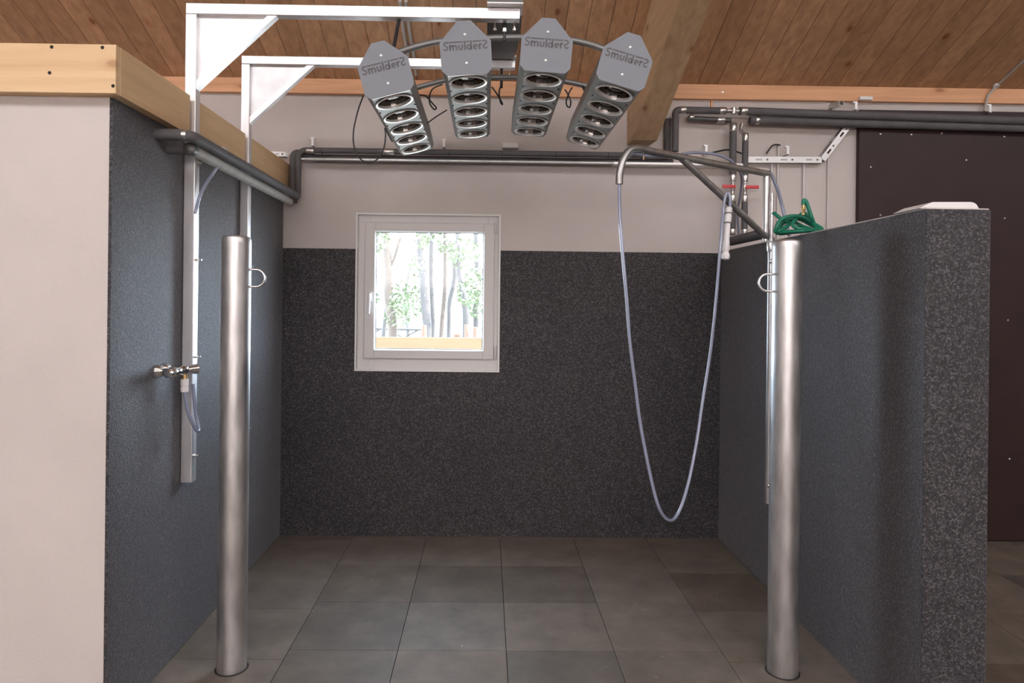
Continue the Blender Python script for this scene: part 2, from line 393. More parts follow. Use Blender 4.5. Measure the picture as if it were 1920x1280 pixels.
# large dark door panel on the right
dtop = at(1610, 238, Y=D - 0.05).z
door = struct('door_1', newbox(XD, XW1, D - 0.045, D - 0.005, 0.01, dtop + 0.12), 'brown')
sb = bmesh.new()
for px, py in ((1651, 251), (1709, 252), (1766, 250), (1883, 256), (1633, 313), (1651, 403), (1884, 409), (1812, 300), (1890, 600), (1893, 860)):
    p = at(px, py, Y=D - 0.045); obj('screw', L([(0.006, -0.001), (0.006, 0.0015), (0.003, 0.003)], (p.x, D - 0.045, p.z), (0, -1, 0), 10), 'fit', door)

# ------------------------------------------------------------------ window
win = struct('window_1', newbox(WX0, WX1, D + 0.10, D + 0.19, WZ0 - 0.0, WZ0 + 0.004), 'pvc')
def ring_frame(x0, x1, z0, z1, w, y0, y1, wz0=None, bev=0.004):
    bm = bmesh.new(); wz0 = wz0 or w; wt = wz0
    box(bm, x0, x0 + w, y0, y1, z0, z1, bev=bev); box(bm, x1 - w, x1, y0, y1, z0, z1, bev=bev)
    box(bm, x0 + w - .002, x1 - w + .002, y0, y1, z1 - wt, z1, bev=bev); box(bm, x0 + w - .002, x1 - w + .002, y0, y1, z0, z0 + wz0, bev=bev)
    return bm
g = 0.014; YW = D + 0.016
obj('edge_bead', ring_frame(WX0 - 0.012, WX1 + 0.004, WZ0 - 0.006, WZ1 + 0.006, 0.012, D - CL - 0.004, D + 0.03, bev=0.001), 'bead', win)
obj('reveal', ring_frame(WX0, WX1, WZ0, WZ1, 0.003, D - 0.002, D + 0.10, bev=0.0005), 'pvc', win)
pa, pb = at(682, 408, Y=YW), at(931, 690, Y=YW)
obj('frame', ring_frame(WX0 - 0.002, WX1 + 0.002, WZ0 - 0.002, WZ1 + 0.002, 0.085, YW, YW + 0.07), 'pvc', win)
qa, qb = at(684, 416, Y=YW - 0.02), at(925, 674, Y=YW - 0.02)
obj('sash', ring_frame(qa.x, qb.x, qb.z, qa.z, 0.072, YW - 0.02, YW + 0.055, wz0=0.060, bev=0.006), 'pvc', win)
ga, gb = at(703, 432, Y=YW), at(907, 657, Y=YW)
obj('glazing_bead', ring_frame(qa.x + 0.066, qb.x - 0.066, qb.z + 0.054, qa.z - 0.054, 0.010, YW - 0.010, YW + 0.02, bev=0.002), 'pvc', win)
obj('gasket', ring_frame(qa.x + 0.075, qb.x - 0.075, qb.z + 0.063, qa.z - 0.063, 0.006, YW + 0.008, YW + 0.012, bev=0.0005), 'seal', win)
obj('pane', newbox(qa.x + 0.07, qb.x - 0.07, YW + 0.014, YW + 0.018, qb.z + 0.055, qa.z - 0.055), 'glass', win)
h = at(694, 556, Y=YW - 0.03)
hb = bmesh.new(); box(hb, h.x - 0.014, h.x + 0.014, YW - 0.032, YW - 0.018, h.z - 0.035, h.z + 0.035, bev=0.004)
tube(hb, fillet([(h.x, YW - 0.03, h.z + 0.015), (h.x, YW - 0.062, h.z + 0.012), (h.x - 0.004, YW - 0.062, h.z - 0.115)], 0.02), 0.0095, 10)
obj('handle', hb, 'white', win, smooth=True)
for py0, py1 in ((417, 440), (648, 673)):
    a, b = at(928, py0, Y=YW - 0.02), at(928, py1, Y=YW - 0.02)
    obj('hinge', L([(0.006, 0), (0.0075, 0.004), (0.0075, a.z - b.z - 0.004), (0.006, a.z - b.z)], (b.x, YW - 0.022, b.z), (0, 0, 1), 12), 'pvc', win, smooth=True)

# ------------------------------------------------------------------ timbers
BT = at(218, 83, X=XL + 0.04).z; YBF = at(218, 130, X=XL + 0.04).y
bm = bmesh.new(); box(bm, XW0, XL + 0.0385, YBF, YBF + 0.03, ZL, BT, bev=0.002); box(bm, XW0, XL - 0.102, YBF + 0.03, YBF + 0.10, ZL, BT)
tb = obj('timber_wall_plate', bm, 'pine_x')
tag(tb, 'pale pine wall plate lying on top of the white partition, its front beam', 'beam')
sb = bmesh.new()
for px, py in ((97, 88), (192, 89), (93, 136.5), (212, 161)):
    p = at(px, py, Y=YBF); obj('screw', L([(0.0065, -0.001), (0.0065, 0.001), (0.004, 0.0016)], (p.x, YBF, p.z), (0, -1, 0), 10), 'joint', tb)
# side timber with two notches for the brackets
Y1s, Y2s = 3.10, at(450, 400, X=XL + 0.005).y
def arm_y(px, py, x=XL + 0.004): return at(px, py, X=x).y
bm = bmesh.new(); segs = [YBF + 0.0305]
for y in (Y1s, Y2s): segs += [y - 0.028, y + 0.06]
segs.append(D)
for i in range(len(segs) - 1):
    xr = XL + 0.04 if i % 2 == 0 else XL - 0.002
    box(bm, XL - 0.10, xr, segs[i], segs[i + 1], ZL, BT, bev=0.0015)
tag(obj('timber_wall_plate', bm, 'pine_y'), 'notched pine wall plate running back above the dark left wall', 'beam')

# roof beam on the right, running up the slope
bx1 = at(1187, 262, Y=D - 0.2).x; bx2 = at(1233, 274, Y=D - 0.2).x
seat_far = at(1205, 271.5, Y=D).z
lo = at(1230, 131, X=(bx1)).y
pL1, pL2 = at(1274.7, 0, X=bx1), at(1186, 262.5, X=bx1)
bm = bmesh.new()
# side profile in Y,Z : boards above, cut flush at the wall, small level seat at the foot
yS = pL2.y; 
prof = [(D, seat_far), (yS, pL2.z), (RIDGE, pL2.z + (yS - RIDGE) * (pL1.z - pL2.z) / (yS - pL1.y)), (RIDGE, zc(RIDGE) + 0.005), (D, zc(D) + 0.005)]
prism(bm, prof, lambda y, z: Vector((bx1, y, z)), Vector((bx2 - bx1, 0, 0)))
rb = obj('roof_beam', bm, 'glulam'); tag(rb, 'thick laminated timber roof beam sloping down to the back wall', 'beam')

# ------------------------------------------------------------------ galvanised bollards
def bollard(px, pbase, ptop, rad, ring_px, ring_side, label):
    b = at(px, pbase, Z=0); b.y += rad
    z1 = at(px, ptop, Y=b.y).z
    t = thing('bollard', (b.x, b.y, 0), label, 'bollard', 'galvanised tethering bollards')
    n = 40; loc = Vector((0, 0, 0))
    o = obj('post', L([(rad, -0.05), (rad, z1 - 0.03), (rad * 0.985, z1 - 0.014), (rad * 0.93, z1 - 0.005)], loc, (0, 0, 1), n), 'galv_post', t, smooth=True)
    obj('cap', L([(rad * 0.93, z1 - 0.006), (rad * 0.85, z1 - 0.001), (rad * 0.5, z1 + 0.004), (0.002, z1 + 0.006)], loc, (0, 0, 1), n), 'galv_post', t, smooth=True)
    obj('floor_socket', L([(rad + 0.008, 0.0005), (rad + 0.008, 0.0015), (rad + 0.001, 0.0015)], loc, (0, 0, 1), n), 'joint', t)
    (x0, y0), (x1, y1) = ring_px
    a = at(x0, y0, Y=b.y).z; c = at(x0, y1, Y=b.y).z; rr = (a - c) / 2; reach = abs(at(x1, y0, Y=b.y).x - at(x0, y0, Y=b.y).x)
    s = ring_side; zc_ = (a + c) / 2; xs = s * (rad - 0.004)
    pts = [Vector((xs, 0, a))] + [Vector((s * (rad + max(reach - rr, 0.004) + rr * math.cos(q)), 0, zc_ + rr * math.sin(q))) for q in [PI / 2 - PI * k / 14 for k in range(15)]] + [Vector((xs, 0, c))]
    obj('tie_ring', T(pts, 0.0055, 10), 'chrome' if s > 0 else 'galv_bright', t, smooth=True)
    return t, b
bollard(424, 1267, 443, 0.0625, ((448, 505), (475, 537)), 1, 'galvanised steel bollard in front of the left wall, ring on its right side')
bollard(1479, 1274, 451, 0.0635, ((1459, 514), (1434, 546)), -1, 'galvanised steel bollard in front of the right wall, ring on its left side')

# ------------------------------------------------------------------ two wall brackets (gallows) carrying the lamps
ARMZ = at(600, 30, Y=Y1s).z
def bracket(Y, ztop, tub, xend, zbot, gus, bolts, wch, zch, label):
    t = thing('support_bracket', (XL, Y, 0), label, 'bracket', 'galvanised brackets of the lamp rack')
    x0 = XL + 0.003; X = lambda v: v - XL
    # upright hollow section (part), clear of the notch in the wall plate
    up_ = bmesh.new(); box(up_, X(x0), X(x0) + tub, 0, tub, zbot, ztop - tub - 0.0, bev=0.003)
    obj('upright', up_, 'galv_arm', t)
    a = bmesh.new(); box(a, X(x0), X(xend), 0, tub, ztop - tub, ztop, bev=0.003)
    ar = obj('arm', a, 'galv_arm', t)
    gx, gz = gus
    gb_ = bmesh.new(); xi = X(x0) + tub
    prism(gb_, [(xi, ztop - tub), (xi + gx, ztop - tub), (xi, ztop - tub - gz)], lambda x, z: Vector((x, tub * 0.5, z)), Vector((0, 0.004, 0)))
    obj('gusset', gb_, 'gusset', t)
    d = Vector((gx, 0, gz)); ln = d.length; d.normalize(); nrm = Vector((d.z, 0, -d.x))
    bb = bmesh.new(); A = Vector((xi, 0, ztop - tub - gz)); B = Vector((xi + gx, 0, ztop - tub)); w = 0.028
    v = [A, B, B + Vector((w * 1.42, 0, 0)), A - Vector((0, 0, w * 1.42))]
    lo_ = [bb.verts.new(p + Vector((0, 0.006, 0))) for p in v]; hi_ = [bb.verts.new(p + Vector((0, tub - 0.006, 0))) for p in v]
    bb.faces.new(lo_); bb.faces.new(hi_[::-1])
    for i in range(4): bb.faces.new((lo_[i], lo_[(i + 1) % 4], hi_[(i + 1) % 4], hi_[i]))
    obj('brace', bb, 'galv_arm', t)
    # slimmer square tube sliding in the channel + bolts
    for z in bolts:
        q = L([(0.0085, 0), (0.0085, 0.006), (0.0045, 0.006), (0.0045, 0.024)], (X(x0) + tub - 0.001, tub * 0.6, z), (1, 0, 0), 8)
        obj('bolt', q, 'bolt', t)
    return t, ar
tz1 = at(600, 9, Y=Y1s).z; tz2 = at(600, 106, Y=Y2s).z
gz1 = ARMZ - at(368, 150, Y=Y1s).z; gx1 = at(500, 30, Y=Y1s).x - (XL + 0.05)
gz2 = at(600, 126, Y=Y2s).z - at(462, 222, Y=Y2s).z; gx2 = at(575, 126, Y=Y2s).x - (XL + 0.05)
xe1 = at(975, 20, Y=Y1s).x; xe2 = at(966, 118, Y=Y2s).x
zb1 = at(340, 905, X=XL + .02).z; zb2 = at(450, 838, X=XL + .02).z
br1, arm1 = bracket(Y1s, tz1, 0.050, xe1, at(340, 905, Y=Y1s).z, (gx1, gz1), [at(370, y, Y=Y1s + .03).z for y in (306, 487, 668, 853)], 0, 0, 'galvanised steel gallows bracket nearer the room, upper arm over the lamps')
br2, arm2 = bracket(Y2s, tz2, 0.047, xe2, at(450, 838, Y=Y2s).z, (gx2, gz2), [at(460, y, Y=Y2s + .03).z for y in (350, 500, 653, 802)], 0, 0, 'galvanised steel gallows bracket nearer the window, arm behind the lamps')

# ------------------------------------------------------------------ lamp carrier between the two arms
cx0, cx1 = at(913, 60, Y=3.15).x, at(979, 60, Y=3.15).x
t = thing('lamp_carrier', ((cx0 + cx1) / 2, 3.4, 2.9), 'dark grey steel carrier box hung between the two bracket arms', 'carrier')
hw = (cx1 - cx0) / 2
zt1, zt2 = tz1 - 0.055, tz2 - 0.055
cb = bmesh.new(); ya, yb = -0.335, 0.36
v = []
for (y, w_, z0, z1) in ((ya, hw, -0.0, 0.22), (0.2, hw, 0.0, 0.22), (yb, hw * 0.78, 0.0, 0.2)):
    v.append([cb.verts.new(p) for p in ((-w_, y, z0), (w_, y, z0), (w_, y, z1), (-w_, y, z1))])
for i in range(2):
    for k in range(4): cb.faces.new((v[i][k], v[i][(k + 1) % 4], v[i + 1][(k + 1) % 4], v[i + 1][k]))
cb.faces.new(v[0][::-1]); cb.faces.new(v[2])
bmesh.ops.translate(cb, verts=cb.verts, vec=(0, 0, tz1 - 2.9 + 0.004))
obj('housing', cb, 'dark', t)
def carrier_plate(y, z, wid):
    o = obj('clamp_plate', newbox(-hw, hw, y - 0.03, y + 0.1, z, z + 0.006, bev=0.001), 'tray', t)
    for sx in (-1, 1):
        bb = bmesh.new(); lathe(bb, [(0.004, -0.07), (0.004, 0.012), (0.009, 0.012), (0.009, 0.02), (0.004, 0.02), (0.004, 0.03)], (sx * wid, y + 0.078, z), (0, 0, 1), 8)
        lathe(bb, [(0.009, -0.078), (0.009, -0.07)], (sx * wid, y + 0.078, z), (0, 0, 1), 8)
        obj('bolt', bb, 'bolt', t)
carrier_plate(Y1s - 3.4 - 0.012, tz1 - 2.9 + 0.002, 0.045)
carrier_plate(Y2s - 3.4 - 0.012, tz2 - 2.9 + 0.002, 0.045)
obj('spindle', T([(0, Y1s - 3.4 + 0.05, tz1 - 2.9 + 0.01), (0, Y1s - 3.4 + 0.05, -0.075)], 0.008, 10), 'black', t, smooth=True)
obj('spindle', T([(0, Y2s - 3.4 + 0.02, tz2 - 2.9), (0, Y2s - 3.4 + 0.02, -0.085)], 0.008, 10), 'black', t, smooth=True)
obj('spindle_nut', L([(0.0095, 0), (0.0095, 0.016)], (0, Y1s - 3.4 + 0.05, -0.035), (0, 0, 1), 8), 'boltw', t)

# arched rails
def arc_rail(Y, pxs, label):
    P = [at(px, py, Y=Y) for px, py in pxs]
    t = T(spline(P, 8), 0.015, 12); o = obj('arched_rail', t, 'rail', smooth=True)
    tag(o, label, 'rail', 'arched lamp rails'); return P
arc_rail(3.16, [(700, 118), (762, 93), (830, 77), (935, 71), (1030, 71), (1110, 84), (1190, 118)], 'front arched grey rail joining the four lamps, beneath the upper arm')
arc_rail(3.74, [(735, 180), (790, 162), (850, 149), (935, 145), (1020, 147), (1095, 160), (1150, 178)], 'rear arched grey rail joining the four lamps, above the cable loops')

# ------------------------------------------------------------------ heat lamps
S_ = [(270, 98), (190, 98), (140, 106), (108, 140), (108, 185), (140, 222), (195, 250), (232, 290), (238, 340), (210, 382), (165, 398), (120, 385), (85, 348)]
def arc(cx, cy, rx, ry, a0, a1, n=14): return [(cx + rx * math.cos(math.radians(a0 + (a1 - a0) * k / n)), cy + ry * math.sin(math.radians(a0 + (a1 - a0) * k / n))) for k in range(n + 1)]
STROKES = [(S_, 62), ([(303, 98), (862, 98)], 56), ([(338, 200), (338, 427)], 70),
    ([(338, 290)] + arc(399, 285, 61, 58, 180, 360) + [(460, 427)], 64), ([(460, 290)] + arc(524, 285, 64, 58, 180, 360) + [(588, 427)], 66),
    ([(690, 200), (690, 330)] + arc(755, 335, 65, 60, 180, 0) + [(820, 200)], 66), ([(925, 62), (925, 427)], 74), ([(990, 98), (1105, 98)], 56),
    ([(1170, 62), (1170, 427)], 72), (arc(1085, 315, 70, 82, 0, 360, 24), 62), ([(1237, 98), (1580, 98)], 56),
    ([(1270, 315), (1408, 315)], 44), (arc(1340, 315, 70, 84, 0, -300, 22), 60), ([(1495, 200), (1495, 427)], 70),
    ([(1495, 290), (1510, 248), (1550, 230), (1602, 230)], 62), ([(1890 - x, y) for x, y in S_], 62)]
def lettering(width, cz):
    bm = bmesh.new(); k = width / 1755.0
    for pts, w in STROKES:
        P = [Vector(((x - 948) * k, 0, (245 - y) * k + cz)) for x, y in pts]; prev = None
        for i, p in enumerate(P):
            t_ = (P[min(i + 1, len(P) - 1)] - P[max(i - 1, 0)]).normalized(); n_ = Vector((-t_.z, 0, t_.x)) * w * k / 2
            cur = (bm.verts.new(p + n_), bm.verts.new(p - n_))
            if prev: bm.faces.new((prev[0], prev[1], cur[1], cur[0]))
            prev = cur
    return bm
PLATE = [(-0.029, 0.118), (0.029, 0.118), (0.110, 0.028), (0.108, -0.090), (0.088, -0.112), (-0.088, -0.112), (-0.108, -0.090), (-0.110, 0.028)]
LEN = 1.14; NCELL = 5
def lamp_mesh_set():
    """meshes in lamp space: front plate in the plane y=0, body runs to y=LEN, underside at z=-0.108"""
    k = 0.965; sec = [(x * k, z * k) for x, z in PLATE]
    b = bmesh.new(); n = len(sec)
    A = [b.verts.new((x, 0.004, z)) for x, z in sec]; B = [b.verts.new((x, LEN, z)) for x, z in sec]
    for i in range(n):
        if i == 4: continue                                      # bottom is the pierced panel
        j = (i + 1) % n; b.faces.new((A[i], A[j], B[j], B[i]))
    b.faces.new(B); b.faces.new(A[::-1])
    zb = sec[4][1]; hx = abs(sec[4][0]); cell = LEN / NCELL; rh = 0.078; m_ = 48
    for c in range(NCELL):
        yc = (c + 0.5) * cell; hy = cell / 2; outer, inner, upp = [], [], []
        for q in range(m_):
            a = 2 * PI * q / m_ + PI / m_; ca, sa = math.cos(a), math.sin(a)
            s = min(hx / abs(ca) if abs(ca) > 1e-6 else 9, hy / abs(sa) if abs(sa) > 1e-6 else 9)
            outer.append(b.verts.new((ca * s, yc + sa * s, zb))); inner.append(b.verts.new((ca * rh, yc + sa * rh, zb)))
        for q in range(m_):
            r_ = (q + 1) % m_; b.faces.new((outer[q], outer[r_], inner[r_], inner[q]))
        for sx in (-1, 1):                                       # corner fillers
            for sy in (-1, 1):
                pass
    return b, zb, rh, cell
proto = None; lamps = []
def build_lamp(loc, tilt, label):
    t = thing('heat_lamp', loc, label, 'lamp', 'grey heat lamps of the horse solarium'); t.rotation_euler = (0, tilt, 0)
    global proto
    if proto is None:
        b, zb, rh, cell = lamp_mesh_set()
        body = obj('housing', b, 'body', t)
        p = bmesh.new(); prism(p, PLATE, lambda x, z: Vector((x, 0.0, z)), Vector((0, 0.004, 0)))
        fp = obj('front_plate', p, 'plate', t); 
        le = obj('printed_lettering', lettering(0.190, 0.012), 'ink', fp); le.location = (0, -0.0009, 0)
        for z in (0.058, -0.064):
            obj('screw', L([(0.0062, 0), (0.0062, 0.002), (0.004, 0.0045), (0.0012, 0.005)], (0, 0, z), (0, -1, 0), 12), 'boltw', t, smooth=True)
        bulb_r = obj('ridge_strip', newbox(-0.084, 0.084, 0.0045, 0.010, -0.1125, -0.1078), 'fit', t)
        for c in range(NCELL):
            yc = (c + 0.5) * cell
            rg = L([(0.0765, 0.006), (0.084, 0.003), (0.087, -0.003), (0.084, -0.007), (0.076, -0.005), (0.0725, 0.006), (0.0765, 0.006)], (0, yc, zb), (0, 0, 1), 40, cap=False)
            ro = obj('rim', rg, 'rimm', t, smooth=True, angle=50)
            ds = L([(0.076, 0.0), (0.072, 0.02), (0.066, 0.045), (0.05, 0.07), (0.03, 0.08), (0.001, 0.082)], (0, yc, zb), (0, 0, 1), 20, cap=False)
            obj('reflector', ds, 'dish', ro)
            bu = L([(0.0005, 0.0), (0.02, 0.0015), (0.038, 0.008), (0.047, 0.018), (0.048, 0.026), (0.036, 0.048), (0.02, 0.066)], (0, yc, zb + 0.012), (0, 0, 1), 28)
            obj('bulb', bu, 'bulb', ro, smooth=True)
        proto = t
    else:
        for ch in list(proto.children):
            c = ch.copy(); C.objects.link(c); c.parent = t
            for g_ in ch.children:
                d_ = g_.copy(); C.objects.link(d_); d_.parent = c
    return t
YLAMP = 2.88
for (px, py, a, lab) in ((720.7, 129, -14.8, 'grey heat lamp tilted right at the left end of the arc, brightest underside'),
                         (873, 90.4, -4.4, 'grey heat lamp, left one of the two upright middle lamps'),
                         (1025.2, 85.6, 3.8, 'grey heat lamp, right one of the two upright middle lamps'),
                         (1174.4, 113, 16.0, 'grey heat lamp tilted left at the right end of the arc, beside the roof beam')):
    lamps.append(build_lamp(at(px, py, Y=YLAMP), math.radians(a), lab))

# ------------------------------------------------------------------ cables on the lamps
def cable(pts, Y, r, label, name='power_cable', m='black', cat='cable', group='black lamp cables', n=10):
    P = [at(p[0], p[1], Y=(p[2] if len(p) > 2 else Y)) for p in pts]
    o = obj(name, T(spline(P, n), r, 8), m, smooth=True); tag(o, label, cat, group); return o
cable([(681, 180), (671, 208), (663, 245), (664, 275), (675, 297), (692, 305), (708, 298), (719, 280), (723, 255), (722, 240), (728, 252), (736, 266)], 3.15, 0.0035, 'long black cable hanging in a loop left of the leftmost lamp')
cable([(785, 178), (798, 180), (812, 195), (818, 202), (814, 205), (806, 194), (806, 178), (812, 166), (830, 158)], 3.62, 0.004, 'small black cable loop between the first and second lamps')
cable([(800, 232), (816, 220), (838, 206)], 3.6, 0.0035, 'short black cable rising from the leftmost lamp to the second lamp')
cable([(922, 163), (931, 175), (940, 190), (942, 196), (938, 190), (936, 172), (941, 155)], 3.6, 0.004, 'small black cable loop hanging between the two middle lamps')
cable([(1059, 168), (1064, 175), (1070, 190), (1068, 201), (1063, 198), (1062, 188), (1068, 172), (1073, 164)], 3.6, 0.004, 'small black cable loop between the third and fourth lamps')
cable([(1091, 158, 3.74), (1097, 174, 3.7), (1101, 192, 3.6), (1106, 205, 3.5)], 3.62, 0.0055, 'short black cable end behind the fourth lamp')
cable([(750, 28, 3.125), (745, 52, 3.14), (741, 74, 3.16), (736, 100, 3.18)], 3.35, 0.0085, 'thick black cable hanging down from the front bracket arm', cat='cable')

# conduits on the ceiling beyond the lamps
def on_ceiling(px, py, off=0.02):
    d = ray(px, py); k = (ZB - off + D * SL - EYE) / (d.z + d.y * SL); return Vector((0, 0, EYE)) + d * k
for dx, lb in ((0, 'left of the pair'), (11, 'right of the pair')):
    P = [on_ceiling(750 + dx, 2), on_ceiling(757 + dx, 60), on_ceiling(765 + dx, 104), on_ceiling(769 + dx, 140)]
    o = obj('ceiling_conduit', T(P, 0.011, 10), 'greycond', smooth=True)
    tag(o, 'pale conduit running up the ceiling boards behind the lamps, ' + lb, 'conduit', 'conduits up the ceiling')
P = [on_ceiling(1985, 52, .015), on_ceiling(1920, 113, .015), on_ceiling(1868, 162, .015)]
P += [at(1853, 178, Y=D - 0.055), at(1846, 208, Y=D - 0.055)]
o = obj('ceiling_conduit', T(P, 0.008, 10), 'greycond', smooth=True)
obj('clip', L([(0.02, -0.008), (0.02, 0.008)], on_ceiling(1868, 161, .018), (0, -0.4, -1), 14), 'white', o)
tag(o, 'thin grey conduit bending off the ceiling above the brown door', 'conduit', 'conduits up the ceiling')

# ------------------------------------------------------------------ pipes
def pipe(pts, r, m, label, fits=(), name='insulated_pipe', bend=0.06, cat='pipe', group=None, seams=0):
    bm = T(fillet(pts, bend, 6), r, 16)
    o = obj(name, bm, m, smooth=True, angle=60); tag(o, label, cat, group)
    for (p, ax, ln, rr) in fits:
        obj('fitting', L([(rr * 0.9, -ln / 2), (rr, -ln / 2 + 0.004), (rr, ln / 2 - 0.004), (rr * 0.9, ln / 2)], p, ax, 16), 'fit', o, smooth=True)
    return o
YA = 2.86; XA = -1.245
a0 = at(293, 252, X=XL); YA = a0.y; a1 = at(360, 253, Y=YA); a2 = at(557, 367, Y=4.50); za = at(556, 284.5, Y=4.5).z
XA0 = a1.x
b0 = at(314, 273, X=XL); YBp = b0.y; b1 = at(360, 281, Y=YBp); b2 = at(543, 377, Y=4.50); zb_ = at(541, 293, Y=4.52).z
Yw = 4.52
pipe([(XL - 0.004, YA, a1.z), (a1.x - 0.01, YA, a1.z), (a2.x, 4.50, a2.z)], 0.024, 'foam', 'dark foam-insulated pipe, upper of the two along the left wall',
     [((a1.x - 0.045, YA, a1.z), (1, 0, 0), 0.05, 0.019), (at(418, 285, Y=3.27), (0, 1, 0), 0.012, 0.026)], group='pipes along the left wall')
pp = pipe([(b1.x, YBp - 0.01, b1.z), (b1.x - 0.001, YBp + 0.1, b1.z), (b2.x, 4.50, b2.z)], 0.026, 'foam_lit', 'grey foam-insulated pipe painted pale as if lit, lower of the two along the left wall',
     [((b1.x - 0.06, YBp, b1.z), (1, 0, 0), 0.03, 0.021)], group='pipes along the left wall')
obj('sleeve', T([(XL - 0.004, YBp, b1.z), (b1.x - 0.01, YBp, b1.z)], 0.022, 16), 'foam', pp, smooth=True, angle=60)
sb = L([(0.012, -0.03), (0.026, -0.022), (0.030, 0), (0.026, 0.022), (0.012, 0.03)], (b1.x, YBp - 0.01, b1.z), (0, 1, 0), 18)
tag(obj('pipe_elbow', sb, 'dark', smooth=True), 'dark round pipe elbow below the upper pipe beside the near bracket', 'pipe elbow')
# risers in the back left corner and the pair of pipes along the back wall
zA = at(600, 283, Y=Yw).z; zB = at(600, 293, Y=Yw).z
xe = at(1266, 250, Y=Yw).x; xe2_ = at(1257, 250, Y=D - 0.03).x
ztopA = at(1285, 206.5, Y=Yw).z
pipe([(a2.x, Yw, a2.z), (a2.x, Yw, zA + 0.004), (xe, Yw, zA)], 0.0195, 'foam', 'dark insulated pipe rising in the back left corner and along the back wall',
     [((a2.x, Yw, a2.z + 0.05), (0, 0, 1), 0.03, 0.014), ((a2.x + 0.08, Yw, zA), (1, 0, 0), 0.05, 0.021), ((at(728, 281, Y=Yw).x, Yw, zA), (1, 0, 0), 0.08, 0.0215)], group='pipes along the back wall')
for px in (604, 842, 942, 1042, 1140): obj('joint', L([(0.0203, -0.002), (0.0203, 0.002)], (at(px, 284, Y=Yw).x, Yw, zA), (1, 0, 0), 16), 'black', C.objects['insulated_pipe.002'])
pipe([(b2.x, D - 0.05, b2.z), (b2.x, D - 0.05, zA + 0.01), (b2.x + 0.12, D - 0.05, zB), (xe, D - 0.05, zB)], 0.027, 'foam', 'thicker dark insulated pipe behind the other along the back wall',
     [], group='pipes along the back wall', bend=0.09)
sm = bmesh.new()
# riser at the beam and the long pipe to the right
jx = at(1375, 206, Y=Yw).x; zj = at(1375, 208, Y=Yw).z
pr = at(1920, 227, Y=Yw)
slope = (pr.z - zj) / (pr.x - jx)
pipe([(xe, Yw, zA + 0.03), (xe, Yw, ztopA), (jx - 0.05, Yw, zj)], 0.0235, 'foam', 'dark insulated pipe rising beside the roof beam foot and turning right', 
     [((xe, Yw, ztopA - 0.235), (0, 0, 1), 0.03, 0.02), ((xe + 0.05, Yw, ztopA), (1, 0, 0), 0.04, 0.0255), ((jx - 0.075, Yw, zj), (1, 0, 0), 0.04, 0.0255)], bend=0.03)
pipe([(xe - 0.03, D - 0.03, zA + 0.02), (xe - 0.03, D - 0.03, ztopA - 0.04)], 0.024, 'foam', 'short dark insulated riser close behind the beam foot', [])
xend = XW1 - 0.05
pipe([(jx + 0.04, Yw, zj), (xend, Yw, zj + slope * (xend - jx))], 0.0275, 'foam', 'long dark insulated pipe above the brown door, front one of the two', [((jx + 0.07, Yw, zj), (1, 0, 0), 0.045, 0.029)], group='pipes above the brown door')
z2a = at(1420, 226, Y=D - 0.08).z
pipe([(at(1290, 228, Y=D - 0.07).x, D - 0.07, at(1290, 222, Y=D - 0.07).z), (jx, D - 0.07, at(1375, 226, Y=D - 0.07).z)], 0.018, 'dark', 'dark pipe low behind the top pipe next to the roof beam', [((jx - 0.07, D - 0.07, at(1355, 225, Y=D - .07).z), (1, 0, 0), 0.05, 0.021), ((jx - 0.27, D - 0.07, at(1325, 220, Y=D - .07).z), (1, 0, 0), 0.03, 0.021)])
ze = at(1920, 241, Y=D - 0.08).z
xs_ = at(1405, 230, Y=D - 0.08).x
pipe([(xs_, D - 0.085, z2a), (xend, D - 0.085, z2a + (ze - z2a) / (at(1920, 241, Y=D - .08).x - xs_) * (xend - xs_))], 0.028, 'foam', 'long dark insulated pipe above the brown door, rear and lower of the two', [((xs_ + 0.05, D - 0.085, z2a), (1, 0, 0), 0.03, 0.0295)], group='pipes above the brown door')
# tee joint and small copper vent
tb_ = bmesh.new(); tube(tb_, [(jx - 0.055, Yw, zj), (jx + 0.045, Yw, zj)], 0.015, 12); lathe(tb_, [(0.018, -0.02), (0.02, 0), (0.018, 0.02)], (jx, Yw, zj), (0, 0, 1), 14)
tag(obj('pipe_tee', tb_, 'fit', smooth=True), 'bright steel tee joint where the top pipes meet the riser', 'pipe fitting')
pv = at(1334, 200, Y=Yw)
vb = bmesh.new(); lathe(vb, [(0.007, -0.02), (0.007, 0.03), (0.009, 0.03), (0.009, 0.042), (0.004, 0.05)], (pv.x, Yw, pv.z), (0, 0, 1), 12)
tag(obj('air_vent', vb, 'orange', smooth=True), 'small copper air vent standing on the top pipe', 'valve')
